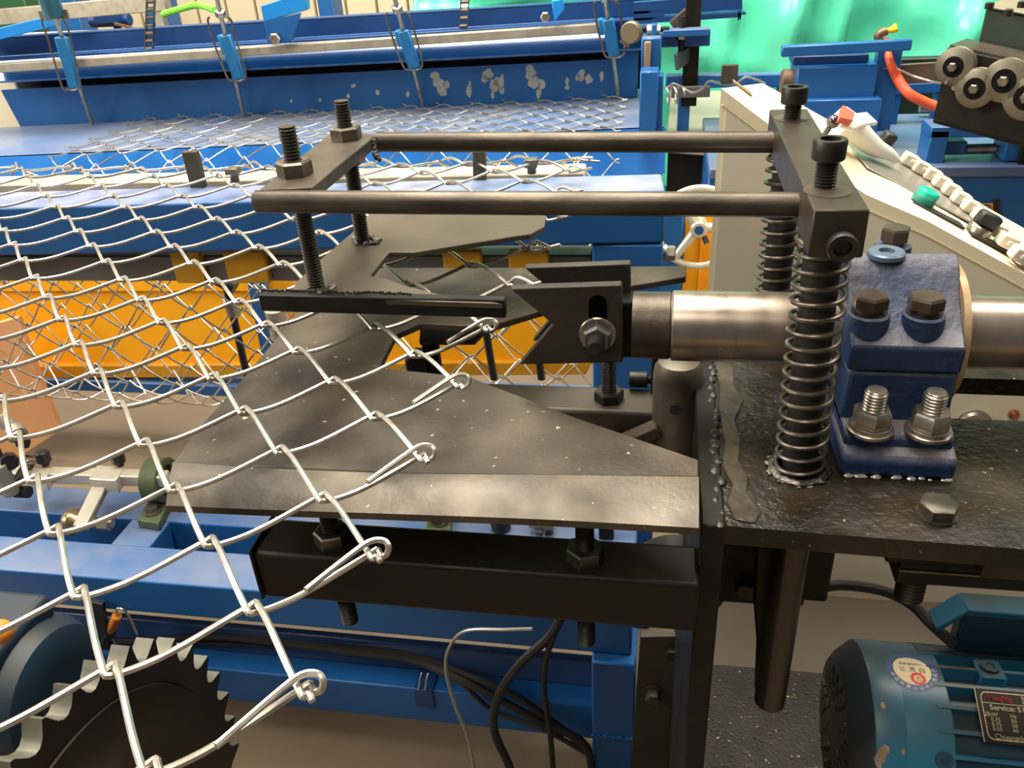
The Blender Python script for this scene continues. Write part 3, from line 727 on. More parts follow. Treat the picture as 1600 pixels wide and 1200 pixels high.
# blue posts of the hall machine behind
for (xa, xb, ya, yb_, y, lab) in ((62,128,2,44,3.6,'wide blue post behind the first hanger'),(218,262,-10,34,3.6,'blue post behind the first roller chain'),(493,528,-12,62,3.6,'blue post behind the far machine, above the threaded studs')):
    a = at(xa,ya,'y',y); b = at(xb,yb_,'y',y)
    pm = thing('blue_post', ((a.x+b.x)/2,y,0), lab, 'post')
    MB().box((a.x,y,0),(b.x,y+.14,a.z+.25)).build('column', BLUE, pm, bev=.004)
    MB().box((a.x-.04,y-.04,0),(b.x+.04,y+.18,.02)).build('base_plate', BLUE, pm)
a, b = at(-60,32,'y',3.2), at(262,3,'y',3.2)
gbm = thing('grey_beam', ((a.x+b.x)/2,3.2,0), 'pale grey beam crossing the top left corner behind the first hanger', 'beam')
MB().bar(a, b, .05, .07).build('beam', GALVB, gbm, bev=.003)
for t in (.05,.95):
    c = lerp(a,b,t); MB().box((c.x-.02,c.y-.02,0),(c.x+.02,c.y+.02,c.z-.03)).build('leg', GALVB, gbm)
a = at(-60,-30,'y',3.9); b = at(42,14,'y',3.9)
tag(MB().box((a.x,3.9,0),(b.x,4.4,a.z+.1)).build('green_crate', mat('dark_green_paint', (.012,.07,.025), .5, 0, (.02,.09,.03), 5), bev=.006), 'dark green cabinet in the top left corner behind the grey beam', 'cabinet')
# hand valve and green hose at the top
hs = smooth([at(255,22,'y',3.0), at(285,13,'y',2.95), at(310,8,'y',2.9), at(336,16,'y',2.7)], 6)
tag(MB().tube(hs, .014, 10).build('air_hose', mat('green_hose', (.20,.75,.06), .4)), 'bright green air hose behind the second hanger', 'hose')
a = at(170,26,'y',3.4)
vv = thing('pipe_valve', V((a.x,a.y,a.z-.05)), 'dark blue valve body in front of the cream wall, between first hanger and chain', 'valve')
MB().box((a.x-.07,3.37,a.z-.03),(a.x+.07,3.47,a.z+.03)).cyl((a.x-.12,3.42,a.z-.02),(a.x+.1,3.42,a.z-.02), .03, 12).build('body', BLUEN, vv, bev=.004)
MB().bar((a.x+.05,3.36,a.z-.03),(a.x+.19,3.34,a.z-.06), .015, .01).build('handle', mat('rusty_handle', (.2,.09,.05), .6), vv)
MB().cyl((a.x,3.45,0),(a.x,3.45,a.z-.03), .02, 10).build('pipe', BLUEN, vv)
# ------------------------------------------------------------------ green tarpaulin
TY = 2.95
tp = mat('green_tarpaulin', (.085,.70,.43), .27, 0, (.13,.76,.50), 3, .3, .7, .3, 40, rvar=.08, spec=.9)
bm = MB(); nx, ny = 150, 40
xa, xb = -1.2, 3.2; za, zb = 0.0, 1.75
for j in range(ny+1):
    for i in range(nx+1):
        x = xa+(xb-xa)*i/nx; z = za+(zb-za)*j/ny
        f = .032*math.sin(x*9+1.5*math.sin(z*3)) + .016*math.sin(x*21+z*5) + .05*math.sin(x*3.1+z*1.7) + .022*abs(math.sin(x*5.3+z*7.1+math.sin(z*9)))+.012*abs(math.sin(x*13-z*9))
        f += .02*math.exp(-((z-1.0-.06*math.sin(x*4))/.03)**2)
        for xc, w_, am in ((.42,.05,.06),(.60,.035,.07),(1.08,.06,.06),(1.22,.03,.05),(.15,.05,.05),(1.55,.05,.05)):
            u_ = x-xc-.05*(z-.8)-.02*math.sin(z*6); f -= am*max(0, 1-abs(u_)/w_)*min(1, .4+z*.5)
        f += .03*max(0, 1-abs(z-1.02-.05*math.sin(x*3.3))/.05)
        f *= min(1, (1.9-z)/.8)
        bm.v.append(V((x, TY+.1+f+.09*max(0,.7-z), z)))
for j in range(ny):
    for i in range(nx):
        a = j*(nx+1)+i; bm.f.append((a,a+1,a+nx+2,a+nx+1))
tarp = bm.build('tarpaulin', tp, sharp=180)
sm = tarp.modifiers.new('solid', 'SOLIDIFY'); sm.thickness = .003
tag(tarp, 'creased bright green tarpaulin hung across the upper right background', 'tarpaulin')

# ------------------------------------------------------------------ control console
CY = .69
con = thing('control_console', (.3,.9,0), 'cream control console with a sloping top, behind the blue bearing', 'console')
prof = [(1123,1300),(1127,138),(1290,262),(1353,304),(1450,346),(1600,428),(1760,520)]
pf = [at(px,py,'y',CY) for px,py in prof[1:]]
xl = pf[0].x
CB_ = CY + .35
fpx = [(1192,130),(1290,185),(1340,212),(1410,250),(1560,334),(1730,430)]
ff = [at(px,py,'y',CB_) for px,py in fpx]
zl_ = [V((xl,CY,0))] + pf + [V((pf[-1].x+.05,CY,0))]
zf_ = [V((ff[0].x,CB_,0))] + ff + [V((pf[-1].x+.05,CB_,0))]
cbm = MB(); nn_c = len(zl_)
cbm.v = zl_ + zf_
cbm.f.append(tuple(range(nn_c))); cbm.f.append(tuple(range(2*nn_c-1, nn_c-1, -1)))
for i_ in range(nn_c):
    j_ = (i_+1) % nn_c; cbm.f.append((j_, i_, i_+nn_c)); cbm.f.append((j_, i_+nn_c, j_+nn_c))
cbm.build('body', CREAM, con, sharp=25)
def onslope(px, py, dz=0.0):
    """point on the sloping console top, raised by dz"""
    a, b, c = (pf[0], pf[2], ff[0]) if px < 1300 else (pf[2], pf[4], ff[4])
    n = (b-a).cross(c-a).normalized(); n = n if n.z > 0 else -n
    return atp(px, py, a+n*dz, n), n, (b-a).normalized()
poly = zl_
# near side sheet, slightly greyer, with a groove below the slope
side = [V((xl+.010,CY-.0015,.005))] + [p + V((.010 if i == 0 else 0,-.0015,-.030)) for i, p in enumerate(pf)] + [V((poly[-1].x,CY-.0015,.005))]
MB().prism(side, (0,.0015,0)).build('side_sheet', GREYC, con)
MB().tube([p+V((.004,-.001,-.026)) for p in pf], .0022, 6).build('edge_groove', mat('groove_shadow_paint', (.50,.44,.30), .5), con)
q = at(1520,662,'y',CY)
MB().lathe((q.x,CY-.002,q.z), (0,-1,0), [(0,.032),(.008,.032),(.012,.028),(.012,.024),(.004,.023)], 40).build('gauge_ring', ZINC, con)
MB().lathe((q.x,CY-.003,q.z), (0,-1,0), [(0,.022),(.002,.022)], 24).build('gauge_face', BLK, con)
q = at(1583,646,'y',CY)
MB().lathe((q.x,CY-.002,q.z), (0,-1,0), [(0,.010),(.006,.009),(.009,.005)], 14).build('copper_bolt', mat('copper_bolt', (.45,.16,.08), .35, .9), con)
# raised name plate on the slope
SLM = mat('brushed_grey_plate', (.42,.40,.36), .35, .6, (.34,.32,.29), 40, .3, .7, stretch=(1,8,1))
pl = [(1322,222),(1357,262),(1532,354),(1552,346),(1405,240),(1350,205)]
pts = [onslope(px, py, .010)[0] for px, py in pl]; nn = onslope(1400,290)[1]
n0 = onslope(1450,300,.01)
o3, n3, t3 = n0
pts = [atp(px, py, o3, n3) for px, py in pl]
MB().prism(pts, -n3*.0025).build('raised_plate', SLM, con, bev=.0005)
MB().prism([lerp(p, sum(pts, V())/len(pts), .004)-n3*.0026 for p in pts], -n3*.022).build('plate_riser', BLK, con)
KEYM = mat('frosted_white_plastic', (.66,.61,.49), .4, 0, (.56,.52,.42), 30, trans=.0)
ks = [(1422,250),(1440,262),(1457,273),(1472,285),(1487,297),(1502,310),(1518,323),(1534,337),(1556,358),(1573,376),(1594,397)]
for i, (px, py) in enumerate(ks):
    c = atp(px, py, o3 + n3*.012, n3); yv = V((0,1,0))
    kb_ = MB().obox(c, t3*.016, yv*.013, n3*.012)
    kb_.obox(c+t3*.004, t3*.008, yv*.015, n3*.006)
    kb_.build('key_cap', KEYM, con, bev=.004, seg=2)
# push button, selector switch, lower keys
def disc(px, py, dz, r, h, name, m, n_=24, r2=None, par=None):
    q, n, t = onslope(px, py, dz); return MB().lathe(q, n, [(0,r),(h*.8,r2 or r),(h,(r2 or r)*.9)], n_).build(name, m, par or con), q, n, t
q, n, t = onslope(1437,326)
MB().obox(q+t*.030+n*.006, t*.052, V((0,1,0))*.016, n*.002).build('button_tag', BLK, con)
g, q, n, t = disc(1439,318,.004,.021,.016,'push_button_collar', mat('green_collar', (.02,.22,.15), .4))
MB().lathe(q+n*.015, n, [(0,.0195),(.009,.0195),(.012,.017)], 24).build('push_button', mat('green_button', (.01,.48,.34), .25, 0, trans=0), con)
q, n, t = onslope(1528,375)
MB().obox(q+t*.030+n*.006, t*.052, V((0,1,0))*.016, n*.002).build('button_tag', BLK, con)
g, q, n, t = disc(1525,366,.004,.022,.018,'selector_collar', ZINC)
MB().obox(q+n*.030, t*.020, V((0,1,0))*.012, n*.013).build('selector_knob', BLK, con, bev=.004)
g, q, n, t = disc(1600,414,.004,.022,.02,'selector_collar', ZINC)
a_, n, t = onslope(1160,137,.001)
MB().obox(a_, t*.020, V((0,1,0))*.016, n*.0008).build('stain', mat('brown_stain', (.25,.17,.09), .6), con)
# rolled white bag with red label lying on the console
bg = thing('white_bag', atp(1350,215,o3+n3*.02,n3), 'crumpled white plastic bag with a red label lying on the console top', 'bag')
WH = mat('white_film', (.88,.85,.80), .35, 0, (.80,.76,.70), 20)
ax0, ax1 = atp(1312,190,o3+n3*.040,n3), atp(1405,254,o3+n3*.014,n3)
rb_ = MB(); path = smooth([lerp(ax0,ax1,t_) + V((0,0,.003*math.sin(t_*9))) for t_ in (0,.2,.4,.6,.8,1)], 4)
rb_.tube(path, lambda t_: .026*(1-t_)**.6+.002, 12).build('roll', WH, bg)
c = atp(1345,196,o3+n3*.05,n3)
fl_ = [atp(px,py,o3+n3*.05,n3) for px,py in ((1310,200),(1320,186),(1335,182),(1350,180),(1368,197),(1345,200),(1330,206))]
MB().prism(fl_, n3*.008).build('flap', WH, bg, bev=.002)
MB().prism([atp(px,py,o3+n3*.060,n3) for px,py in ((1307,192),(1312,172),(1330,184),(1327,196))], n3*.01).build('red_label', mat('red_film', (.75,.08,.05), .4), bg)
kq = atp(1302,190,o3+n3*.045,n3)
MB().ball(kq, .012, 12, 8).cyl(kq, kq-n3*.06, .005, 8).build('toggle', mat('dark_chrome', (.1,.1,.11), .2, .9), bg)
MB().obox(atp(1388,216,o3+n3*.03,n3), t3*.012, V((0,1,0))*.016, n3*.012).build('knob', BLK, con, bev=.004)

# ------------------------------------------------------------------ blue feed bench on the right, with bracket
FB = .70
fbm = thing('feed_bench', (.9,1.9,0), 'blue feed bench at the right with a dusty top and a yellow guard panel', 'bench')
ft = [at(1290,262,'z',FB), at(1640,257,'z',FB), at(1640,120,'z',FB), at(1110,120,'z',FB), at(1180,150,'z',FB)]
fy = ft[0].y
MB().box((.02,fy,FB-.03),(1.6,fy+.62,FB)).build('bench_top', mat('dusty_bench_blue', (.05,.10,.24), .45, 0, (.13,.15,.20), 4, .3, .7, rvar=.1), fbm, bev=.004)
MB().box((.02,fy+.012,.03),(1.6,fy+.60,FB-.03)).build('bench_body', BLUE, fbm, bev=.003)
yg = [at(px,py,'y',fy+.005) for px,py in ((1480,322),(1552,318),(1552,420),(1480,424))]
MB().prism(yg, (0,.006,0)).build('guard_panel', YEL, fbm, bev=.001)
q = at(1541,325,'y',fy+.004); MB().lathe(q, (0,-1,0), [(0,.012),(.006,.011),(.009,.006)], 14).build('panel_screw', ZINC, fbm)
gap = [at(px,py,'y',fy+.008) for px,py in ((1552,312),(1562,312),(1562,425),(1552,425))]
MB().prism(gap, (0,.002,0)).build('dark_gap', BLK, fbm)
# bridge bracket in front with a bright pin
k1 = thing('bridge_bracket', at(1520,240,'z',FB), 'blue bridge shaped bracket with a bright steel pin, below the black roller box', 'bracket')
zz = FB+.10
bt4 = [at(px,py,'z',zz) for px,py in ((1456,212),(1458,198),(1530,196),(1580,212),(1580,222),(1478,226))]
yb0 = at(1470,255,'z',FB).y
def bb(px0,py0,px1,py1,y,th,name,m,par,bev=.002):
    a, b = at(px0,py0,'y',y), at(px1,py1,'y',y)
    return MB().box((a.x,y,a.z),(b.x,y+th,b.z)).build(name, m, par, bev=bev)
bb(1456,205,1474,256,yb0,.10,'leg',BLUE,k1); bb(1579,205,1596,252,yb0,.10,'leg',BLUE,k1); bb(1456,199,1596,214,yb0,.10,'top',BLUED,k1)
a, b = at(1508,233,'y',yb0+.05), at(1556,232,'y',yb0+.05); MB().cyl(a,b,.014,20,ch=.002).cyl(b,b+(b-a)*.5,.009,14).build('pin', ZINC, k1)
bb(1480,222,1508,242,yb0+.03,.05,'pin_block',BLUED,k1)
for px in (1490,1520):
    q = at(px,201,'z',at(1456,199,'y',yb0).z); MB().lathe(q+V((0,.03,0)), (0,0,1), [(0,.008),(.001,.008)], 12).build('bolt_hole', BLK, k1)

# ------------------------------------------------------------------ black wire straightener with grooved rollers
D0 = 1.9
st0 = atd(1490,105,D0); sty = st0.y
sw = thing('wire_straightener', V((st0.x+.15,sty+.1,FB)), 'black steel wire straightener box carrying staggered grooved rollers, at the right edge', 'straightener')
a = [at(px,py,'y',sty+.035) for px,py in ((1470,130),(1484,72),(1660,118),(1660,250),(1640,244),(1458,185))]
# a plate turned so that its face looks left and towards the camera
nrm = V((-.58,-.81,.0)).normalized()
o5 = atd(1490,105,D0)
def sp(px, py, off=0.0): return atp(px, py, o5 - nrm*off, nrm)   # off > 0 is behind
bd = -nrm*.012
MB().prism([sp(1468,140,.03), sp(1480,74,.03), sp(1680,118,.03), sp(1680,246,.03), sp(1458,186,.03)], bd).build('front_plate', BLACKP, sw, bev=.002)
MB().prism([sp(1458,186,.045), sp(1680,246,.045), sp(1680,252,.045)-nrm*.0, sp(1458,192,.045)], -nrm*.16).build('base_plate', BLACKP, sw)
MB().prism([sp(1484,76,.05), sp(1680,120,.05), sp(1680,112,.05), sp(1484,70,.05)], -nrm*.10).build('top_flange', STEEL, sw)
GB = mat('green_black_box', (.018,.030,.020), .35, .1, (.03,.045,.03), 10)
MB().prism([sp(1526,80,.16), sp(1540,14,.16), sp(1700,44,.16), sp(1700,130,.16)], -nrm*.30).build('gear_case', GB, sw, bev=.003)
tp_ = [sp(1538,12,.155), sp(1702,43,.155)]
MB().prism([tp_[0], tp_[1], tp_[1]-nrm*.31, tp_[0]-nrm*.31], (0,0,.006)).build('case_lid', mat('tan_lid', (.30,.24,.17), .45, .2, (.24,.19,.13), 6), sw, bev=.002)
for (px, py) in ((1545,10),(1574,21),(1596,8)):
    q = atp(px, py+4, tp_[0]+V((0,0,.006)), V((0,0,1))); MB().lathe(q, (0,0,1), [(0,.010),(.012,.010),(.014,.008)], 6).build('lid_bolt', DBOLT, sw)
pb0 = sp(1560,212,.05)
MB().box((pb0.x+.16,pb0.y+.26,FB),(pb0.x+.40,pb0.y+.36,pb0.z+.06)).build('pedestal', BLACKP, sw)
ROL = mat('dusty_roller_steel', (.20,.175,.13), .45, .7, (.13,.115,.085), 30, .3, .7, .05, 200)
for (px, py, r) in ((1491,104,26),(1524,138,27),(1570,126,29),(1606,152,31)):
    c = sp(px, py, 0.0); rad = r*D0/FPX*1.10
    rl = MB().lathe(c+nrm*.006, -nrm, [(0,rad*.86),(.003,rad),(.011,rad),(.017,rad*.80),(.019,rad*.80),(.025,rad*.98),(.031,rad*.98),(.033,rad*.9)], 40).build('roller', ROL, sw)
    MB().lathe(c+nrm*.0065, -nrm, [(0,rad*.55),(.0006,rad*.55)], 32).build('hub', mat('hub_void', (.004,.004,.004), .8, spec=.1), rl)
    MB().lathe(c+nrm*.006, nrm, [(0,rad*.26),(.008,rad*.26),(.010,rad*.2)], 6).build('axle_bolt', NUTM, rl)
for (px, py) in ((1491,137),(1569,158)):
    q = sp(px,py,.028); MB().lathe(q, nrm, [(0,.006),(.002,.006)], 10).build('bolt_end', GALVB, sw)
bo = sp(1560,52,.03)

# ------------------------------------------------------------------ coil former: blue box, rail, hose
gx = thing('coil_former', at(1310,165,'z',FB), 'blue coil former box on a stand with a long flat blue bar above it', 'machine')
yq = 1.82
bb(1247,105,1365,160,yq,.16,'box',BLUE,gx,.004)
a, b = at(1240,92,'y',yq+.02), at(1358,98,'y',yq+.02)
MB().box((a.x,yq+.03,a.z-.02),(b.x,yq+.12,a.z+.005)).build('lid', BLUEN, gx, bev=.003)
bb(1256,157,1368,222,yq-.03,.10,'base_box',BLUE,gx,.003)
MB().box((at(1256,222,'y',yq).x,yq+.0,FB),(at(1368,222,'y',yq).x,yq+.12,at(1256,218,'y',yq).z)).build('foot', BLUE, gx)
a, b = at(1221,80,'y',yq), at(1423,69,'y',yq); MB().bar(a, b, .03, .028).build('cross_bar', BLUE, gx, bev=.003)
bb(1372,76,1390,205,yq+.04,.03,'stand',BLUE,gx,.002)
a, b = at(1220,128,'y',yq+.08), at(1245,128,'y',yq+.08); MB().cyl(a, b, .036, 24, ch=.004).build('die_nut', mat('rusty_steel', (.13,.085,.05), .5, .5, (.22,.15,.09), 20, .35, .7), gx)
a, b = at(1130,120,'y',yq+.08), at(1222,123,'y',yq+.08)
a, b = at(1362,118,'y',yq+.08), at(1378,118,'y',yq+.08); MB().cyl(a, b, .036, 24).build('die_collar', mat('rusty_steel', (.13,.085,.05)), gx)
a, b = at(1372,118,'y',yq+.07), at(1476,112,'y',yq+.07); MB().bar(a, b, .012, .055).build('guide_strip', mat('rusty_strip', (.11,.085,.06), .5, .5, (.20,.14,.09), 12, .35, .7), gx, bev=.002)
wr = smooth([at(1372,108,'y',yq+.05), at(1400,108,'y',yq+.02), at(1430,120,'y',yq-.06), at(1462,129,'y',yq-.12), at(1478,129,'y',sty-.01)], 6)
tag(MB().tube(wr, .003, 7).build('feed_wire', GALV), 'thin bright feed wire running from the rollers into the blue former', 'wire')
hp = smooth([at(1384,62,'y',yq+.10), at(1390,95,'y',yq+.02), at(1402,122,'y',yq+.02), at(1420,146,'y',yq-.02), at(1446,160,'y',yq-.02), at(1462,166,'y',yq-.02)], 6)
ho = thing('air_hose', hp[-1], 'red air hose curving down from a brass elbow beside the coil former', 'hose')
MB().tube(hp, lambda t: .008+.006*min(1,t*2.5), 12).build('tube', mat('red_hose', (.80,.10,.035), .4, 0, (.86,.14,.05), 8), ho)
e = smooth([at(1374,66,'y',yq+.10), at(1372,56,'y',yq+.10), at(1378,51,'y',yq+.10), at(1386,48,'y',yq+.10)], 5)
MB().tube(e, .012, 12).build('elbow', mat('rusty_steel', (.13,.085,.05)), ho)
MB().tube([at(1386,48,'y',yq+.10), at(1392,47,'y',yq+.10), at(1401,43,'y',yq+.10)], lambda t: .005+.008*t, 10).build('tip', mat('yellow_cap', (.85,.62,.01), .4), ho)
a, b = at(1436,168,'z',FB+.03), at(1460,168,'z',FB+.03)
tag(MB().cyl(a, b, .017, 20, ch=.002).build('steel_pin', ZINC), 'bright steel sleeve at the lower end of the red hose', 'sleeve')
a = at(1130,120,'y',1.9)
tag(MB().bar(at(1040,126,'y',2.2), at(1235,124,'y',2.2), .05, .04).bar(at(1070,126,'y',2.2)+V((0,0,-.02)), V((at(1070,126,'y',2.2).x,2.2,0)), .04,.04,(0,1,0)).bar(at(1225,126,'y',2.2)+V((0,0,-.02)), V((at(1225,126,'y',2.2).x,2.2,0)), .04,.04,(0,1,0)).build('blue_rail', BLUED, bev=.003), 'low blue rail in front of the tarpaulin, left of the coil former', 'rail')
tag(MB().bar(at(1372,140,'y',2.1), at(1480,134,'y',2.1), .04, .03).bar(at(1400,140,'y',2.1), V((at(1400,140,'y',2.1).x,2.1,FB)), .03,.03,(0,1,0)).bar(at(1470,134,'y',2.1), V((at(1470,134,'y',2.1).x,2.1,FB)), .03,.03,(0,1,0)).build('blue_rail', BLUE, bev=.002), 'short blue rail behind the red hose', 'rail')
# dark wall behind the straightener
tag(MB().box((at(1380,100,'y',2.75).x,2.7,0),(3.0,2.75,at(1400,92,'y',2.7).z)).build('dark_skirting', mat('dark_green_steel', (.008,.02,.014), .5), bev=.004), 'long dark sheet standing at the foot of the tarpaulin behind the rollers', 'sheet')

# ------------------------------------------------------------------ end unit of the far machine (adjusters, cutter arm)
yu = 2.15
eu = thing('adjuster_unit', at(1020,200,'y',yu)-V((0,0,.3)), 'blue adjuster head with screw, nuts and slotted arm, left of the tarpaulin', 'adjuster')
bb(1000,112,1026,225,yu-.25,.08,'slide',BLUE,eu,.004); bb(1024,118,1034,210,yu-.22,.06,'slide_rib',BLUE,eu,.003)
bb(1002,60,1032,112,yu-.1,.10,'screw_block',BLUED,eu,.004); bb(1007,66,1016,112,yu-.12,.02,'brass_strip',mat('tan_strip', (.30,.22,.14), .5, .2),eu)
bb(1018,38,1026,66,yu-.05,.04,'lug',BLUE,eu,.003)
a, b = at(1000,46,'y',yu-.03), at(1046,46,'y',yu-.03); MB().thread(a,b,.010,.006,12).build('adjuster_screw', DBOLT, eu)
for px in (1015,1029):
    q = at(px,46,'y',yu-.03); MB().lathe(q-V((.008,0,0)), (1,0,0), [(0,.017),(.014,.017)], 6).build('hex_nut', ZINC, eu)
q = at(988,50,'y',yu-.2); 
MB().lathe(q, (-.3,-1,0), [(0,.032),(.018,.032),(.022,.028)], 28).bar(q, at(975,70,'y',yu-.2), .03,.016,(0,1,0)).build('cam', mat('dull_brass', (.22,.18,.12), .45, .6), eu)
bb(1034,50,1109,72,yu,.05,'arm',BLUE,eu,.003); bb(1036,48,1109,56,yu-.05,.06,'arm_flange',BLUED,eu,.002)
q = at(1065,45,'y',yu+.0); MB().lathe(q, (0,0,-1), [(0,.018),(.03,.018)], 6).build('hex_nut', ZINC, eu)
MB().cyl(at(1066,26,'y',yu), at(1064,86,'y',yu), .010, 12).build('stud', DBOLT, eu)
MB().bar(at(1056,98,'y',yu-.03), at(1077,84,'y',yu+.03), .012, .05).build('finger', GREYP, eu, bev=.002)
# slotted plate above
sl0 = [at(px,py,'y',yu+.1) for px,py in ((1000,14),(1158,-6),(1158,27),(1000,38))]
MB().prism([at(px,py,'y',yu+.1) for px,py in ((990,4),(1158,-8),(1158,10),(990,22))], (0,.03,0)).build('slotted_arm', BLUEN, eu)
MB().prism([at(px,py,'y',yu+.1) for px,py in ((990,29),(1158,20),(1158,27),(990,38))], (0,.03,0)).build('slotted_arm', BLUEN, eu)
for (xa_, xb_) in ((990,1038),(1066,1084),(1153,1158)):
    MB().prism([at(px,py,'y',yu+.1) for px,py in ((xa_,18),(xb_,16),(xb_,30),(xa_,32))], (0,.03,0)).build('slotted_arm', BLUEN, eu)
MB().bar(at(1050,40,'y',yu+.04), at(1085,10,'y',yu+.04), .03, .03, (0,1,0)).build('clamp_lever', STEEL, eu, bev=.003)
# dark hanging strip with cross plate and the bent wire over the pale table
hsx = thing('cutter_strip', at(1080,160,'y',yu)-V((0,0,.2)), 'upright dark steel strip with a crosswise grey knife plate, over the pale side table', 'strip')
bb(1072,-10,1088,166,yu+.02,.012,'strip',BLACKP,hsx)
bb(1049,136,1109,152,yu-.01,.015,'knife_plate',GREYP,hsx)
kx = at(1140,115,'y',2.1)
bb(1128,102,1152,131,2.1,.015,'plate_tab',STEEL,hsx)
bw = smooth([at(px,py,'y',yu-.03) for px,py in ((1042,138),(1052,131),(1066,137),(1082,145),(1098,138),(1108,127),(1128,131),(1148,132),(1164,121),(1180,124),(1196,131))], 4)
tag(MB().tube(bw, .004, 7).build('bent_wire', GALV), 'bent zigzag wire strand feeding over the pale table', 'wire')
cw2 = MB().helix(at(1036,150,'y',yu-.1), at(1036,150,'y',yu-.1)+V((.06,.02,0)), .026, .0035, 2.5, 6, 16)
tag(cw2.build('wire_coil', GALV), 'short loop of bright wire at the right end of the far mesh', 'wire')
# pale side table and the dark bay below it
stb = thing('side_table', (.02,2.0,0), 'pale grey side table at the right end of the far machine', 'table')
ta = at(1047,205,'z',.66); 
tt_ = [at(px,py,'z',.66) for px,py in ((1040,225),(1140,232),(1150,142),(1048,140))]
MB().prism(tt_, (0,0,-.03)).build('table_top', mat('grey_green_top', (.36,.35,.27), .5, 0, (.30,.29,.22), 5, .3, .7), stb, bev=.004)
x0 = tt_[0].x; x1 = tt_[1].x; y0 = tt_[0].y
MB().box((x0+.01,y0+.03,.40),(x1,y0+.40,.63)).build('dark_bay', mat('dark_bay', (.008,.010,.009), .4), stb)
MB().box((x0-.02,y0+.0,.36),(x1+.1,y0+.06,.44)).build('front_rail', BLUED, stb, bev=.003)
MB().box((x0,y0+.01,.0),(x1+.1,y0+.40,.40)).build('cabinet', BLUE, stb, bev=.003)
# yellow guard with handwheel
yh = .98
yg_ = thing('yellow_guard', at(1100,440,'y',yh+.06)-V((0,0,.4)), 'tall yellow guard sheet behind the handwheel, left of the console', 'guard')
gp = [at(px,py,'y',yh+.06) for px,py in ((1071,335),(1160,333),(1160,470),(1071,472))]
MB().box((gp[0].x,yh+.06,0),(gp[1].x,yh+.09,gp[0].z)).build('sheet', YEL, yg_, bev=.003)
MB().box((gp[0].x+.035,yh+.052,0),(gp[0].x+.04,yh+.06,gp[0].z-.01)).build('fold', YEL, yg_)
MB().box((gp[0].x-.10,yh+.04,0),(gp[0].x-.004,yh+.12,gp[0].z+.03)).build('post', BLUE, yg_, bev=.003)
hw = thing('handwheel', at(1092,356,'y',yh), 'pale grey three-spoke handwheel with a blue hub cap, before the yellow guard', 'handwheel')
WHM = mat('pale_grey_casting', (.62,.58,.50), .35, .4, (.55,.51,.44), 30)
c = at(1092,356,'y',yh); rw = .5*((at(1092,297,'y',yh)-at(1092,418,'y',yh)).length)
MB().tube([c+V((math.cos(a)*rw, 0, math.sin(a)*rw)) for a in [2*PI*i/48 for i in range(48)]], .0075, 10, closed=True).build('rim', WHM, hw)
MB().lathe(c+V((0,.03,0)), (0,-1,0), [(0,.018),(.042,.018),(.045,.015)], 24).build('hub', WHM, hw)
MB().lathe(c+V((0,-.0152,0)), (0,-1,0), [(0,.0095),(.002,.0095)], 20).build('hub_cap', BLUEN, hw)
for a in (.02, 2.2, 4.1):
    e_ = c+V((math.cos(a)*rw,0,math.sin(a)*rw)); MB().cyl(c+V((math.cos(a)*.015,0,math.sin(a)*.015)), e_, .011, 12, r2=.008).build('spoke', WHM, hw)
MB().cyl(c+V((.012,-.005,-.018)), c+V((.018,-.012,-.03)), .006, 10).build('set_screw', BLK, hw)
MB().cyl(c+V((0,.02,0)), c+V((0,.06,0)), .012, 12).build('spindle', ZINC, hw)
bt2 = at(1048,402,'y',.60)
tag(MB().lathe((br_.x,.62,bt2.z), (1,0,0), [(0,.016),(.006,.016)], 24).lathe((br_.x+.006,.62,bt2.z), (1,0,0), [(0,.013),(.013,.013),(.015,.011)], 6).build('end_bolt', ZINC), 'zinc hex bolt with washer on the end of the blue beam post', 'bolt')
# ------------------------------------------------------------------ low blue ladder frame in front
HF = .385
lf = thing('ladder_frame', (-.7,.3,0), 'low blue ladder frame of box beams under the square tube, lower left', 'frame')
XL = -1.75; XR = -.130
MB().box((XL,.197,HF-.078),(XR,.285,HF)).build('front_beam', BLUED, lf, bev=.004, seg=2)
MB().box((XL,.356,HF-.075),(XR,.440,HF)).build('rear_beam', BLUED, lf, bev=.004, seg=2)
def xat(px, py): return at(px, py, 'z', HF).x
for (xa, xb) in ((xat(178,842),xat(240,845)),(xat(545,815),xat(590,815)),(-1.62,-1.54),(xat(950,830),xat(1000,830))):
    MB().prism([(xa,.280,HF-.002),(xb,.280,HF-.002),(xb+.0,.360,HF-.002),(xa+.0,.360,HF-.002)], (0,0,-.06)).build('cross_member', BLUED, lf, bev=.002)
MB().box((XL,.283,HF-.10),(XR,.358,HF-.088)).build('tray', BLUEN, lf)
# lower channel with stepped top, right end post
MB().box((XL,.200,.087),(-.190,.245,.172)).build('channel', BLUE, lf, bev=.003, seg=2)
MB().box((XL,.245,.10),(-.190,.262,.232)).build('channel_wall', mat('scuffed_blue_paint', (.05,.10,.22), .3, 0, (.02,.06,.18), 4, .3, .7, rvar=.1), lf, bev=.003)
MB().box((-.193,.178,.0),(-.122,.262,HF-.078)).build('end_post', BLUE, lf, bev=.003)
MB().box((XL+.3,.20,.0),(XL+.37,.26,.087)).build('leg', BLUE, lf)
wl = MB()
for k in range(30): wl.ball((-.193+.071*k/29, .177, .128+rr.uniform(-.002,.002)), rr.uniform(.002,.004), 6, 5)
tag(wl.build('weld_bead', BLUE, lf), kind='stuff')
a = at(655,1040,'y',.198)
MB().box((a.x-.018,.196,.130),(a.x+.018,.240,.176)).build('cable_clip', BLUEN, lf, bev=.002)
for dx in (-.006,.006):
    MB().tube([(a.x+dx,.215,.17),(a.x+dx-.001,.196,.178),(a.x+dx+.001,.2,.195),(a.x+dx+.004,.21,.205)], .0016, 6).build('tie', GALV, lf)

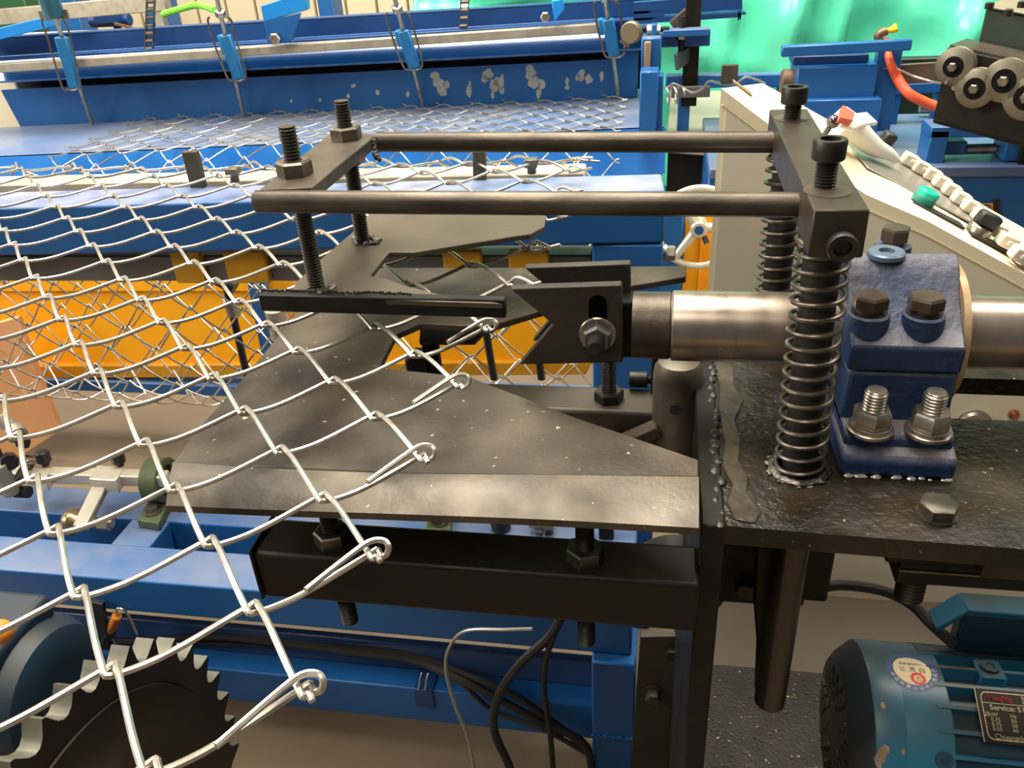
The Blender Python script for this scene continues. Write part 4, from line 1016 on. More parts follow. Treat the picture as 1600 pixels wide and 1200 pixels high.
# adjuster rod with clamps, green bearing
ar = thing('adjuster_rod', at(120,745,'z',HF+.06), 'whitish square adjuster rod with clamps and lever arms on the blue ladder frame', 'rod')
zr = HF+.075
r0, r1 = at(-120,736,'z',zr), at(262,748,'z',zr)
PALE = mat('pale_zinc', (.74,.67,.55), .4, .5, (.60,.54,.44), 24, .35, .7)
MB().bar(r0, r1, .026, .024).build('square_rod', PALE, ar, bev=.002)
rd = (r1-r0).normalized()
c = at(165,738,'z',zr+.014)
MB().prism([at(px,py,'z',zr+.016) for px,py in ((151,726),(194,729),(180,751),(138,748))], (0,0,-.030)).build('clamp', PALE, ar, bev=.002)
k = at(188,728,'z',zr+.015); MB().lathe(k, (0,.1,1), [(0,.007),(.010,.007)], 8).lathe(k+V((0,0,.009)), (0,.1,1), [(0,.013),(.018,.013),(.021,.010)], 8).build('clamp_screw', BLK, ar)
MB().bar(at(162,752,'z',zr), at(126,826,'z',HF+.02),   .014, .030, (1,0,0)).build('lever_arm', GALVB, ar, bev=.002)
p = at(104,815,'z',HF+.02); MB().lathe(p, rd, [(0,.020),(.008,.026),(.016,.026),(.024,.018),(.05,.012)], 20).build('roller', mat('brass_roller', (.36,.30,.18), .3, .9), ar)
MB().cyl(p+rd*.02, p+rd*.095, .008, 12).lathe(p+rd*.07, rd, [(0,.016),(.02,.016)], 6).build('roller_bolt', ZINC, ar)
MB().prism([at(px,py,'z',zr+.016) for px,py in ((52,727),(80,730),(70,748),(45,746))], (0,0,-.030)).build('clamp', PALE, ar, bev=.002)
MB().bar(at(50,718,'z',zr+.03), at(18,765,'z',zr-.02), .026, .010, (1,0,0)).build('lever_arm', ZINC, ar, bev=.002)
k = at(72,727,'z',zr+.015); MB().lathe(k, (0,.1,1), [(0,.007),(.01,.007)], 8).lathe(k+V((0,0,.009)), (0,.1,1), [(0,.013),(.020,.013),(.023,.010)], 8).build('clamp_screw', BLK, ar)
k = at(24,768,'z',zr-.03); MB().lathe(k, rd, [(0,.012),(.03,.012)], 8).build('clamp_screw', BLK, ar)
k = at(6,745,'z',zr+.02); MB().cyl(k+V((0,0,-.04)), k+V((0,0,.03)), .016, 16, ch=.002).build('rod_collar', GALVB, ar)
k0, k1 = at(3,728,'z',zr+.03), at(6,600,'z',zr+.36)
MB().cyl(k0, V((k0.x-.005,k0.y,zr+.40)), .010, 12).build('push_rod', BLK, ar)
k = at(22,672,'y',k0.y); MB().cyl(k+V((-.02,0,.03)), k, .014, 14, ch=.002).lathe(k, (.6,-.4,-.3), [(0,.018),(.016,.018)], 16).build('rod_end', GALVB, ar)
k = at(34,686,'y',k0.y); MB().lathe(k, (.5,-.5,0), [(0,.013),(.02,.013)], 6).build('rod_end_bolt', BLK, ar)
k = at(14,718,'y',k0.y); MB().lathe(k, (.5,-.5,.1), [(0,.016),(.02,.016)], 8).build('rod_knob', BLK, ar)
OLV = mat('olive_cast_iron', (.055,.075,.030), .5, 0, (.075,.095,.042), 20, .3, .7, .4, 120)
gb = thing('olive_bearing', at(235,810,'z',HF), 'small olive green pillow bearing at the left end of the spreader plate', 'bearing')
cc = at(240,752,'z',HF+.075); cc.y += .0
ft_ = [at(px,py,'z',HF+.018) for px,py in ((213,812),(247,818),(268,778),(238,772))]
MB().prism(ft_, (0,0,-.018)).build('foot', OLV, gb, bev=.002)
q = lerp(ft_[0],ft_[1],.5)*.62 + lerp(ft_[2],ft_[3],.5)*.38
MB().lathe(q, (0,0,1), [(0,.017),(.003,.017)], 20).lathe(q+V((0,0,.003)), (0,0,1), [(0,.012),(.009,.012)], 6).build('foot_bolt', NUTM, gb)
mid_ = lerp(ft_[2],ft_[3],.5)
cx_ = V((mid_.x, mid_.y, HF+.058)); 
MB().lathe(cx_-rd*.014, rd, [(0,.040),(.003,.044),(.036,.044),(.038,.040),(.038,.030),(.012,.029)], 36).build('ring', OLV, gb)
MB().lathe(cx_-rd*.0, rd, [(0,.031),(.016,.030)], 24).build('bore', BLK, gb)
MB().cyl(cx_-rd*.02, cx_+rd*.06, .014, 18).build('journal', ZINC, gb)
MB().bar(V((mid_.x,mid_.y,HF+.01)), V((mid_.x,mid_.y,HF+.035)), .05, .03, (0,1,0)).build('neck', OLV, gb, bev=.003)
# second olive bearing half hidden under the lip, and the small zinc pin next to it
g2 = thing('olive_bearing', at(687,818,'z',HF), 'olive green bearing foot peeping out under the front lip of the spreader plate', 'bearing')
f2 = [at(px,py,'z',HF+.02) for px,py in ((664,826),(704,828),(706,800),(670,798))]
MB().prism(f2, (0,0,-.02)).build('foot', OLV, g2, bev=.002)
q = lerp(f2[0],f2[1],.5); MB().lathe(q+V((0,.02,0)), (0,0,1), [(0,.016),(.003,.016)], 18).lathe(q+V((0,.02,.003)), (0,0,1), [(0,.012),(.009,.012)], 6).build('foot_bolt', NUTM, g2)
c2 = lerp(f2[2],f2[3],.5); MB().lathe(V((c2.x-.014,c2.y,HF+.06)), (1,0,0), [(0,.040),(.003,.044),(.036,.044),(.038,.040)], 32).build('ring', OLV, g2)
p = at(838,822,'z',HF+.012)
zp_ = thing('zinc_pin', p, 'short zinc pin with a hex head on the blue frame, under the lip', 'pin')
MB().lathe(p+V((-.012,0,.006)), (1,0,0), [(0,.009),(.012,.009)], 12).lathe(p+V((.0,0,.006)), (1,0,0), [(0,.018),(.012,.018)], 20).lathe(p+V((.016,0,.006)), (1,0,0), [(0,.015),(.016,.015)], 6).build('pin', ZINC, zp_)
p = at(782,812,'z',HF+.02)
tag(MB().lathe(p+V((0,0,-.02)), (0,0,1), [(0,.017),(.012,.019),(.03,.015),(.036,.008)], 16).build('rubber_stop', BLK), 'small black rubber stop on the blue frame, under the lip', 'stop')
p = at(948,838,'z',HF)
tag(MB().bar(p, p+V((-.004,0,.09)), .026, .02, (0,1,0)).build('steel_lug', BLACKP, bev=.002), 'black steel lug rising from the blue frame beside the front stud', 'lug')

# pulley and black mounting plate at the foot of the side plate
pu = thing('dark_pulley', at(1060,905,'y',.09), 'dark olive pulley half hidden behind the end of the square tube', 'pulley')
pc_ = at(1058,915,'y',.085)
MB().lathe(pc_+V((0,.03,0)), (0,-1,0), [(0,.058),(.004,.066),(.030,.066),(.034,.062),(.034,.05),(.024,.046),(.024,.02)], 40).build('wheel', mat('dark_olive', (.035,.036,.026), .45, .2, (.05,.05,.036), 20), pu)
MB().lathe(pc_+V((0,.03,0)), (0,-1,0), [(0,.018),(.045,.018)], 20).build('hub', BLACKP, pu)
BRN = mat('brown_black_plate', (.030,.024,.018), .45, .2, (.055,.045,.034), 10, .35, .7, spk=(.25,.22,.18), sscale=160, slo=.76)
mp = thing('mounting_plate', at(1030,1195,'y',.165)-V((0,0,.1)), 'dark brown upright mounting plate with one hex bolt, right of the blue post', 'plate')
ma, mb_ = at(997,1000,'y',.165), at(1075,1190,'y',.165)
MB().prism([at(px,py,'y',.165) for px,py in ((1000,995),(1082,995),(1080,1300),(978,1300))], (0,.012,0)).build('plate', BRN, mp, bev=.001)
q = at(1021,1082,'y',.165)
MB().lathe(q, (0,-1,0), [(0,.0165),(.003,.0165)], 24).lathe(q+V((0,-.003,0)), (0,-1,0), [(0,.0125),(.012,.0125),(.014,.011)], 6).build('hex_bolt', mat('greasy_bolt', (.045,.037,.028)), mp)
q = at(1050,1017,'y',.165)
MB().lathe(q, (0,-1,0), [(0,.0105),(.012,.0105)], 6).build('hex_bolt', DBOLT, mp)
MB().box((at(1068,1060,'y',.12).x,.12,.0),(at(1095,1060,'y',.12).x,.16,at(1080,1005,'y',.12).z)).build('rib', BRN, mp, bev=.002)

# cables
def cable(pts, r, name, m, label, cat='cable', y=None):
    return tag(MB().tube(smooth(pts, 7), r, 9).build(name, m), label, cat)
CB = mat('black_rubber', (.014,.013,.012), .5)
cy_ = lambda px, py, y: at(px, py, 'y', y)
cable([cy_(-60,985,.24),cy_(90,985,.235),cy_(200,1003,.24),cy_(330,995,.235),cy_(470,1008,.225),cy_(560,1020,.22),cy_(655,1034,.215),cy_(740,1072,.18),cy_(850,1130,.17),cy_(915,1165,.165),cy_(925,1230,.16)], .0068, 'power_cable', CB, 'thick black cable lying along the low blue channel, front of the bundle')
cable([cy_(-60,992,.25),cy_(120,1000,.245),cy_(330,1004,.24),cy_(560,1014,.235),cy_(655,1028,.225),cy_(720,1052,.2),cy_(800,1085,.18),cy_(880,1140,.172),cy_(920,1175,.168)], .0062, 'power_cable', CB, 'black cable behind the thicker one on the blue channel')
cable([cy_(655,1036,.22),cy_(720,1068,.195),cy_(770,1110,.19),cy_(850,1140,.18),cy_(918,1178,.172)], .0045, 'power_cable', mat('dark_grey_rubber', (.028,.026,.024), .5), 'thin dark grey cable hanging lowest of the bundle')
cable([cy_(885,940,.16),cy_(862,990,.15),cy_(810,1040,.14),cy_(778,1090,.14),cy_(772,1140,.14),cy_(795,1195,.14),cy_(815,1250,.14)], .0075, 'loop_cable', CB, 'thick black cable looping down from behind the square tube')
cable([cy_(882,945,.16),cy_(868,985,.15),cy_(852,1035,.14),cy_(851,1085,.14),cy_(860,1150,.14),cy_(866,1230,.14)], .0050, 'loop_cable', CB, 'thinner black cable hanging beside the thick loop')
cable([cy_(832,983,.10),cy_(788,984,.10),cy_(728,986,.11),cy_(702,1012,.115),cy_(697,1050,.115),cy_(712,1105,.11),cy_(730,1150,.105),cy_(742,1210,.10),cy_(743,1260,.10)], .0028, 'loose_wire', mat('dull_grey_wire', (.36,.34,.30), .4, .6), 'stiff pale grey wire end curling in front of the blue channel', 'wire')

# ------------------------------------------------------------------ toothed wheel and blue motor at lower left
n_ = V((1,0,0))
sc_ = CAM + (V((-.774,-.27,.302))-CAM)*.92
tw = thing('toothed_wheel', V((sc_.x,sc_.y,sc_.z-.29)), 'big dark toothed wheel with pale tooth gullets, lower left', 'wheel')
SPK = mat('dark_wheel_steel', (.030,.024,.018), .42, .45, (.05,.042,.032), 7, .3, .7, .1, 60, rvar=.1)
GUL = mat('pale_tooth_steel', (.16,.155,.12), .45, .4, (.10,.095,.075), 40, .35, .7)  # tooth gap faces set paler than the wheel's sides
RW = .3206*.92; NT = 38; TH = .024
ux = V((0,0,1)).cross(n_).normalized(); uy = V((0,0,1))
def wheel_pt(a, r, o=0.0): return sc_ + (ux*math.cos(a)+uy*math.sin(a))*r + n_*o
out = []; types = []
for i in range(NT):
    a0 = 2*PI*i/NT; w = 2*PI/NT
    for (t, r) in ((0,RW*.992),(.10,RW*1.0),(.17,RW*.972),(.27,RW*.935),(.42,RW*.915),(.58,RW*.915),(.74,RW*.932),(.88,RW*.962)):
        out.append((a0+w*t, r))
bm_ = MB(); vsF = [wheel_pt(a,r,TH/2) for a,r in out]; vsB = [wheel_pt(a,r,-TH/2) for a,r in out]; no = len(out)
cF = [wheel_pt(a,r*.80,TH/2) for a,r in [(2*PI*i/no, RW) for i in range(no)]]
m_ = MB(); m_.v = vsF + vsB + [wheel_pt(2*PI*i/no, RW*.82, TH/2) for i in range(no)] + [wheel_pt(2*PI*i/no, RW*.82, -TH/2) for i in range(no)]
for i in range(no):
    j = (i+1) % no
    m_.f.append((i, j, 2*no+j, 2*no+i)); m_.f.append((no+j, no+i, 3*no+i, 3*no+j))
m_.build('tooth_ring', SPK, tw, sharp=30)
g_ = MB(); g_.v = vsF + vsB
for i in range(no):
    j = (i+1) % no; g_.f.append((j, i, no+i, no+j))
tag(g_.build('tooth_gullets', GUL, tw, sharp=50), 'pale metal inside the tooth gaps')
MB().lathe(sc_-n_*(TH/2-.001), n_, [(0,RW*.83),(TH-.002+.004,RW*.815),(TH-.002+.004,RW*.60),(TH+.001,RW*.595)], 72).build('disc', SPK, tw)
MB().lathe(sc_-n_*.04, n_, [(0,.05),(.07,.05),(.074,.046)], 32).build('hub', BLACKP, tw)
MB().cyl(sc_-n_*.02, sc_-n_*.15, .018, 16).build('axle', BLACKP, tw)
MB().box((sc_.x-.20,sc_.y-.05,0),(sc_.x-.10,sc_.y+.05,sc_.z+.06)).build('bracket', BLUEN, tw, bev=.004)
mq = atd(20,1075,1.32)
lm_ = thing('blue_motor', V((mq.x,mq.y,mq.z-.13)), 'dark blue rounded motor at the lower left edge, behind the toothed wheel', 'motor')
MB().lathe(mq-V((.25,0,0)), (1,0,0), [(0,.10),(.01,.12),(.30,.12),(.335,.105),(.345,.085),(.345,.05)], 40).build('body', mat('dusty_dark_blue', (.004,.017,.032), .5, 0, (.007,.023,.042), 10, dust=(.024,.026,.025), dlo=.4), lm_)
MB().box((mq.x-.10,mq.y-.10,mq.z+.09),(mq.x+.06,mq.y+.08,mq.z+.135)).build('terminal_box', mat('dusty_dark_blue', (.012,.045,.10)), lm_, bev=.012, seg=3)
MB().box((mq.x-.12,mq.y-.12,0),(mq.x+.1,mq.y+.12,mq.z-.08)).build('foot', BLUEN, lm_, bev=.004)
q = at(8,985,'y',mq.y-.12)
tag(MB().ball(at(0,988,'y',mq.y-.09), .017, 14, 10).build('orange_cap', mat('orange_plastic', (.75,.25,.03), .45), lm_), 'orange round cap')
a, b = at(152,940,'y',.185), at(165,1012,'y',.185)
tag(MB().bar(a, b, .022, .01, (0,1,0)).build('black_strip', BLK), 'short black strip hanging below the blue front beam above the toothed wheel', 'strip')
for (pa, pb_, lab) in (((183,962),(172,985),'orange tipped connector hanging under the blue beam, upper of two'),((158,998),(146,1012),'orange tipped connector hanging under the blue beam, lower of two')):
    a, b = at(*pa,'y',.19), at(*pb_,'y',.19); cn = thing('wire_connector', b, lab, 'connector')
    MB().cyl(a, b, .009, 12, ch=.001).build('sleeve', mat('orange_plastic', (.75,.25,.03)), cn)
    MB().cyl(b, b+(b-a)*.8, .011, 12).build('plug', BLK, cn)
    MB().tube(smooth([a, a+V((.006,0,.018)), a+V((.022,0,.010)), a+V((.030,-.004,-.04))], 5), .0022, 6).build('lead', GALV, cn)

# ------------------------------------------------------------------ under the bed: hanging tube, block, slide rails
hp_ = thing('hanging_tube', (.030,-.09,.58), 'dark steel tube hanging below the machine bed', 'tube')
MB().cyl((.031,-.10,.586),(.031,-.10,ZB-.021), .0165, 24, ch=.0015).build('tube', mat('dark_tube_steel', (.050,.040,.030), .33, .6, (.085,.07,.052), 30, .3, .7, stretch=(1,1,.1), rvar=.1), hp_)
fn = [at(px,py,'y',-.088) for px,py in ((1182,850),(1225,850),(1215,1060),(1180,1085),(1183,1010),(1178,945))]
MB().prism([V((p.x,-.088,min(p.z,ZB-.02))) for p in fn], (0,.014,0)).build('fin', BLACKP, hp_, bev=.002)
a, b = at(1232,850,'y',-.02), at(1292,943,'y',-.02)
ub = thing('under_block', ((a.x+b.x)/2,0,b.z), 'black steel block bolted under the bed behind the hanging tube', 'block')
MB().box((a.x,-.02,b.z),(b.x,.06,ZB-.021)).build('block', BLACKP, ub, bev=.003)
c = at(1248,955,'y',-.015); MB().cyl((c.x,.01,b.z-.03),(c.x,.01,b.z), .010, 16, ch=.002).build('pin', DBOLT, ub)
a = at(1140,880,'y',-.0)
rq = at(1150,943,'y',.0)
MB().box((-.042,.0,rq.z),(.030,.05,ZB-.021)).build('rib', BLACKP, ub, bev=.002)
c = at(1168,916,'y',-.0); MB().lathe((c.x,-.0,c.z), (-.2,-1,0), [(0,.013),(.010,.013),(.012,.011)], 6).build('hex_bolt', mat('greasy_bolt', (.045,.037,.028)), ub)
sr = thing('slide_rails', (.2,-.08,.78), 'stack of black slide rails with bright edges under the right end of the bed', 'rail')
ys = -.13
def zy(px, py): return at(px, py, 'y', ys)
q0 = zy(1388,858); q1 = zy(1402,906)
z0_, z1_, z2_, z3_ = zy(1450,858).z, zy(1450,884).z, zy(1450,892).z, zy(1450,920).z
MB().box((q0.x,ys,z1_),(.6,-.02,ZB-.021)).build('upper_rail', BLACKP, sr, bev=.0015)
e1 = MB().box((zy(1410,862).x,ys-.004,zy(1410,862).z-.003),(zy(1538,872).x,ys,zy(1410,862).z)).build('bright_edge', NUTM, sr, bev=.001)  # thin bright strips along the rail edges
MB().box((zy(1404,886).x,ys-.004,zy(1404,886).z-.003),(.5,ys,zy(1404,886).z)).build('bright_edge', NUTM, sr, bev=.001)
MB().box((q1.x,ys+.004,z3_),(.6,-.02,z1_)).build('lower_rail', BLACKP, sr, bev=.0015)
MB().box((zy(1532,870).x,ys-.010,zy(1532,892).z),(.6,ys,zy(1532,866).z)).build('end_plate', mat('brown_black_plate', (.030,.024,.018)), sr, bev=.001)
c = zy(1437,914); MB().thread((c.x,ys+.02,c.z-.034),(c.x,ys+.02,z3_+.002), .0135, .004, 18).build('jack_screw', mat('brown_thread', (.07,.055,.04), .4, .6), sr)
cable([at(1270,925,'y',.065), at(1300,915,'y',.065), at(1340,916,'y',.065), at(1385,925,'y',.06), at(1425,945,'y',.05), at(1455,975,'y',.03), at(1490,1006,'y',-.0)], .0068, 'motor_cable', mat('grey_rubber', (.075,.062,.046), .55, 0, (.10,.085,.065), 20), 'grey brown cable arching from under the bed to the motor terminal box')

# ------------------------------------------------------------------ chip tray and pale base under the motor
CHIP = mat('oily_chip_tray', (.009,.007,.0042), .5, 0, (.020,.015,.0095), 12, .35, .7, .6, 160, spk=(.22,.18,.12), sscale=190, slo=.735, rvar=.1, spec=.2)
ct = [at(px,py,'z',.10) for px,py in ((1105,1036),(1640,1078),(1680,1400),(1080,1400))]
MB_ = MB().prism(ct, (0,0,-.10)); tray = MB_.build('chip_tray', CHIP, bev=.003)
tag(tray, 'oily dark tray strewn with glinting metal chips under the hanging tube', 'tray')
chm = MB(); rc2 = random.Random(5)
for k in range(260):
    u, v = rc2.random(), rc2.random()
    p = lerp(lerp(ct[0],ct[1],u*.45),lerp(ct[3],ct[2],u*.45),v*.6); s_ = rc2.uniform(.0005,.0018)
    p.z = .1005; a = rc2.random()*6.3; w = V((math.cos(a),math.sin(a),0))
    chm.obox(p+V((0,0,s_*.4)), w*s_*1.4, V((-w.y,w.x,rc2.uniform(-.3,.3)))*s_*.8, V((0,0,s_*.4)))
tag(tag(chm.build('metal_chips', mat('metal_chips', (.10,.08,.055), .35, .7)), 'scattered small metal chips on the oily tray', 'chips'), kind='stuff')
pf_ = mat('grey_sheet', (.042,.030,.018), .6, 0, (.060,.045,.028), 3, .3, .7)
bs = [at(px,py,'z',.085) for px,py in ((1080,928),(1640,944),(1640,1090),(1080,1050))]
tag(MB().prism(bs, (0,0,-.085)).build('base_plinth', pf_, bev=.003), 'low brown grey plinth between the chip tray and the console', 'plinth')

# ------------------------------------------------------------------ teal motor with sticker and name plate
MY, MZ_, MR = -.045, .485, .105
MX0 = .120
TEAL = mat('teal_motor_paint', (.023,.145,.235), .34, 0, (.029,.17,.27), 6, .3, .7, .06, 120, spk=(.20,.10,.05), sscale=26, slo=.755, dust=(.06,.048,.032), dlo=.62, rvar=.06)
TEALD = mat('dark_teal_paint', (.014,.065,.105), .42, 0, (.018,.078,.125), 6, dust=(.04,.042,.038), dlo=.5)
COWL = mat('dark_fan_cowl', (.018,.022,.028), .45, 0, (.028,.032,.038), 12)
mo = thing('electric_motor', (MX0+.2,MY,MZ_-.13), 'teal electric motor with a round sticker and a black name plate, lower right', 'motor')
XB = .203
MB().lathe((MX0,MY,MZ_), (1,0,0), [(0,MR*.45),(0,MR*.78),(.006,MR*.86),(.024,MR)], 56).build('fan_cowl', COWL, mo)
hl = MB()
for ring, cnt in ((.35,8),(.5,14),(.64,20)):
    for k in range(cnt):
        a = 2*PI*k/cnt; hl.obox((MX0-.0008, MY+math.cos(a)*MR*ring, MZ_+math.sin(a)*MR*ring), V((.0012,0,0)), V((0,math.cos(a),math.sin(a)))*.006, V((0,-math.sin(a),math.cos(a)))*.0022)
tag(hl.build('vent_slots', BLK, mo), kind='stuff')
MB().lathe((MX0+.024,MY,MZ_), (1,0,0), [(0,MR*1.0),(.002,MR*1.008),(.030,MR*1.008),(.0315,MR*1.005),(.033,MR*1.005),(.0345,MR*1.008),(.080,MR*1.008),(.082,MR*.98)], 72).build('cowl_band', TEAL, mo)
MB().lathe((XB,MY,MZ_), (1,0,0), [(0,MR*.86),(.40,MR*.86)], 56).build('stator', TEALD, mo)
for k in range(26):
    a = 2*PI*k/26
    d1 = V((0,math.cos(a),math.sin(a))); t1_ = V((0,-math.sin(a),math.cos(a)))
    MB().obox(V((XB+.205,MY,MZ_))+d1*MR*.93, V((.198,0,0)), t1_*.0022, d1*MR*.085).build('fin', TEAL, mo)
# terminal box with flared lid on top
yf = MY+.052
fa_, fb_ = at(1492,1006,'y',yf), at(1507,955,'y',yf)
MB().box((fa_.x,yf,MZ_+MR*.5),(fa_.x+.25,yf+.022,fb_.z-.003)).build('terminal_box', TEALD, mo, bev=.003)
l0, l1, l2 = at(1464,988,'y',yf-.006), at(1512,950,'y',yf-.006), at(1516,938,'y',yf+.0)
zt_ = fb_.z
lid = MB().prism([(l1.x,yf-.008,zt_),(l1.x+.25,yf-.008,zt_),(l1.x+.25,yf+.026,zt_-.004),(l1.x,yf+.026,zt_-.004)], (0,0,.009))
lid.prism([(l1.x,yf-.008,zt_+.009),(l1.x,yf-.008,zt_),(l0.x,yf-.008,l0.z),(l0.x-.003,yf-.008,l0.z+.006)], (0,.034,-.004))
lid.build('box_lid', TEAL, mo, bev=.0015)
lg = at(1545,1042,'y',MY-MR*.62)
def cylhit(px, py, R):
    r = ray(px, py); o = CAM - V((0,MY,MZ_)); a = r.y**2+r.z**2; b = 2*(o.y*r.y+o.z*r.z); c = o.y**2+o.z**2-R*R
    t = (-b-math.sqrt(max(0,b*b-4*a*c)))/(2*a); p = CAM + r*t
    return p, math.atan2(p.z-MZ_, -(p.y-MY))
rbq, rbt = cylhit(1560, 1027, MR*.97); rbn = V((0,-math.cos(rbt),math.sin(rbt)))
MB().obox((XB+.12,rbq.y,rbq.z), V((.115,0,0)), V((0,math.sin(rbt),math.cos(rbt)))*.012, rbn*.005).build('top_rib', TEALD, mo, bev=.002)
lgp, lth = cylhit(1546, 1046, MR*1.02)
ln_ = V((0,-math.cos(lth),math.sin(lth)))
lu = MB().obox(lgp-ln_*.012, V((.014,0,0)), V((0,math.sin(lth),math.cos(lth)))*.015, ln_*.014).build('lug', TEAL, mo, bev=.002)
MB().lathe(lgp+ln_*.0025, ln_, [(0,.010),(.003,.010),(.003,.005),(.001,.004)], 24).build('lug_screw', TEALD, lu)
for (px, py) in ((1475,1188),):
    q, th = cylhit(px, py, MR*1.01); nn_ = V((0,-math.cos(th),math.sin(th)))
    MB().lathe(q-nn_*.001, nn_, [(0,.009),(.003,.009),(.003,.004),(.0012,.004)], 20).build('cowl_screw', TEALD, mo)
MB().box((XB+.02,MY-.09,.10),(XB+.35,MY+.09,MZ_-MR*.8)).build('foot', TEALD, mo, bev=.004)
# scrapes on the cowl
sb = MB(); rs = random.Random(21)
for (px, py, s_) in ((1378,1180,.010),(1372,1190,.008),(1384,1170,.006),(1411,1175,.004),(1380,1103,.004)):
    q, th = cylhit(px, py, MR*1.0085)
    pts = []
    for i in range(10):
        a = 2*PI*i/10; k_ = rs.uniform(.6,1.2)*s_; tt = th+math.sin(a)*k_/MR
        pts.append(V((q.x+math.cos(a)*k_*.6, MY-math.cos(tt)*MR*1.0088, MZ_+math.sin(tt)*MR*1.0088)))
    nn_ = V((0,-math.cos(th),math.sin(th))); sb.prism(pts, nn_*.0003)
tag(sb.build('paint_scrapes', mat('scraped_primer', (.36,.27,.18), .6, 0, (.26,.17,.10), 60), mo), kind='stuff')

# lettering
def text_mesh(s, size):
    cu = bpy.data.curves.new('lettering', 'FONT'); cu.body = s; cu.size = size; cu.align_x = 'LEFT'; cu.resolution_u = 3
    o = bpy.data.objects.new('lettering', cu); COL.objects.link(o)
    dg = bpy.context.evaluated_depsgraph_get(); me = bpy.data.meshes.new_from_object(o.evaluated_get(dg))
    vs = [v.co.copy() for v in me.vertices]; fs = [tuple(p.vertices) for p in me.polygons]
    bpy.data.objects.remove(o); bpy.data.curves.remove(cu); bpy.data.meshes.remove(me)
    return vs, fs
def put(m, s, size, x, y, fn, bold=0.0, sx=1.0):
    vs, fs = text_mesh(s, size)
    for dx, dy in ([(0,0)] if not bold else [(0,0),(bold,0),(0,bold),(bold,bold)]):
        m.add([fn(x+v.x*sx+dx, y+v.y+dy) for v in vs], fs)
    return m
# name plate: flat plate standing on the fins
npc, nth = cylhit(1575, 1118, MR*1.03)
pn = V((0,-math.cos(nth),math.sin(nth))); pu_ = V((0,math.sin(nth),math.cos(nth)))
po = npc + pn*.002
tl_ = atp(1522,1075,po,pn); bl_ = atp(1534,1159,po,pn); tr_ = atp(1600,1084,po,pn)
xN = tl_.x; top_ = (tl_-po).dot(pu_); bot_ = (bl_-po).dot(pu_); Hn = top_-bot_
def npt(u, v, h=.0009): return po + V((xN-po.x+u,0,0)) + pu_*(bot_+v) + pn*h    # u right, v up from the lower left corner
plate_ = MB().prism([npt(0,0,0),npt(.098,0,0),npt(.098,Hn,0),npt(0,Hn,0)], -pn*.0015).build('name_plate', mat('plate_black', (.022,.015,.012), .4, .2), mo)
GOLD = mat('plate_gold', (.58,.50,.33), .4, .4)
fr_ = MB()
def rrect(x0, y0, x1, y1, r):
    o = []
    for cx, cy, a0 in ((x1-r,y1-r,0),(x0+r,y1-r,90),(x0+r,y0+r,180),(x1-r,y0+r,270)):
        for k in range(5):
            a = math.radians(a0+90*k/4); o.append((cx+r*math.cos(a), cy+r*math.sin(a)))
    return o
fr_.tube([npt(u,v,.0003) for u,v in rrect(.005,.0035,.094,Hn-.0035,.006)], .0006, 6, closed=True)
yl = Hn*.735
fr_.tube([npt(.005,yl,.0003), npt(.094,yl,.0003)], .0005, 6)
fr_.tube([npt(0,0,.0002), npt(0,Hn,.0002)], .0006, 6)
fr_.build('plate_border', GOLD, plate_)
tm = MB(); h = Hn
put(tm,'Service: S1', h*.145, .0115, h*.605, npt, .0003)
put(tm,'kW', h*.10, .0100, h*.485, npt, .0002); put(tm,'Hz', h*.10, .0305, h*.485, npt, .0002); put(tm,'V', h*.10, .0520, h*.485, npt, .0002)
for i, (a, b, c) in enumerate((('0.75','50','220'),('0.75','50','380'),('0.55','60','440'))):
    yv = h*(.395-.085*i)
    put(tm,a,h*.10,.0105,yv,npt,.0002); put(tm,b,h*.10,.0305,yv,npt,.0002); put(tm,c,h*.10,.0490,yv,npt,.0002)
put(tm,'Chuangde h', h*.135, .0110, h*.075, npt, .0002)
put(tm,'Sing', h*.09, .0455, h*.845, npt, .0002); put(tm,'3-mot', h*.09, .0455, h*.765, npt, .0002)
tm.build('lettering', GOLD, plate_)
rm = MB(); put(rm,'HaoJing', h*.14, .0115, h*.79, npt, .0003); rm.build('red_lettering', mat('plate_red', (.42,.03,.015), .5), plate_)
rv = npt(.0085, h*.515, .0); MB().lathe(rv, pn, [(0,.0035),(.001,.0035),(.0022,.002)], 14).build('rivet', mat('brass_rivet', (.5,.42,.26), .3, .9), plate_)
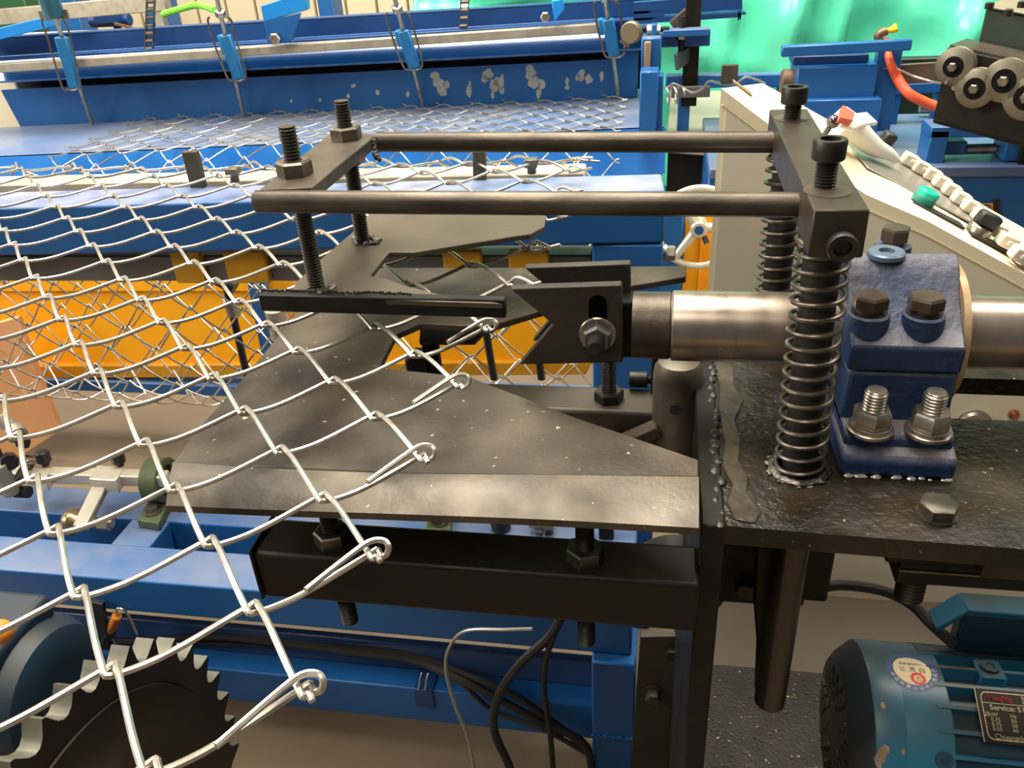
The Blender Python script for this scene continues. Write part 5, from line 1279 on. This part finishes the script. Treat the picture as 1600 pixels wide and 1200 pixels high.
# round sticker wrapped on the cowl
sp_, sth = cylhit(1425, 1047, MR*1.009)
def swrap(u, v, h=0.0):
    R = MR*1.0095 + h; t = sth + v/MR
    return V((sp_.x+u, MY-math.cos(t)*R, MZ_+math.sin(t)*R))
def wdisc(m, r0, r1, h, n=48, rings=4, cu=0, cv=0, rip=0):
    vs = []; fs = []
    for j in range(rings+1):
        r = r0+(r1-r0)*j/rings
        for i in range(n):
            a = 2*PI*i/n; q = r*(1+(rip if (i//2) % 2 else 0)*(j == rings)); vs.append(swrap(cu+math.cos(a)*q, cv+math.sin(a)*q, h))
    for j in range(rings):
        for i in range(n): fs.append((j*n+i, j*n+(i+1) % n, (j+1)*n+(i+1) % n, (j+1)*n+i))
    return m.add(vs, fs)
RS = .0275
stk = wdisc(MB(), .0, RS, 0).build('sticker', mat('sticker_blue', (.055,.085,.19), .45), mo)
wdisc(MB(), .0, RS*.73, .00015).build('sticker_face', mat('sticker_cream', (.70,.56,.34), .5), stk)
redm = mat('sticker_red', (.62,.045,.03), .5)
wdisc(MB(), .0048, .0076, .0003, 40, 2, .004, -.0115, .12).build('red_gear', redm, stk)
gm = MB(); put(gm,'合', .0075, .0005, -.0142, lambda u,v: swrap(u,v,.00032)); gm.build('red_emblem', redm, stk)
sb_ = MB()
fl2 = lambda u, v: swrap(-u, -v, .0003)
sblue = mat('sticker_ink', (.03,.045,.12), .5)
put(sb_,'证', .0075, .0045, -.0030, lambda u,v: swrap(u-.0185,v+.001,.0003)); put(sb_,'愿', .0075, -.0035, -.002, lambda u,v: swrap(u+.0005,v,.0003)); put(sb_,'自', .0085, .006, -.003, lambda u,v: swrap(u,v,.0003))
put(sb_,'国家强制性认', .0042, -.0125, .0075, lambda u,v: swrap(u,v,.0003)); sb_.build('sticker_lettering', sblue, stk)
rg = MB(); chars = '中国质量认证中心电机产品'
for i, chx in enumerate(chars):
    a = math.radians(200 + i*16.5); cu_, sn_ = math.cos(a), math.sin(a)
    put(rg, chx, .0052, -.0026, -.002, (lambda cu_, sn_: (lambda u, v: swrap(cu_*RS*.865 - sn_*u - cu_*v, sn_*RS*.865 + cu_*u - sn_*v, .00025)))(cu_, sn_))
rg.build('ring_lettering', mat('sticker_white', (.60,.60,.58), .5), stk)
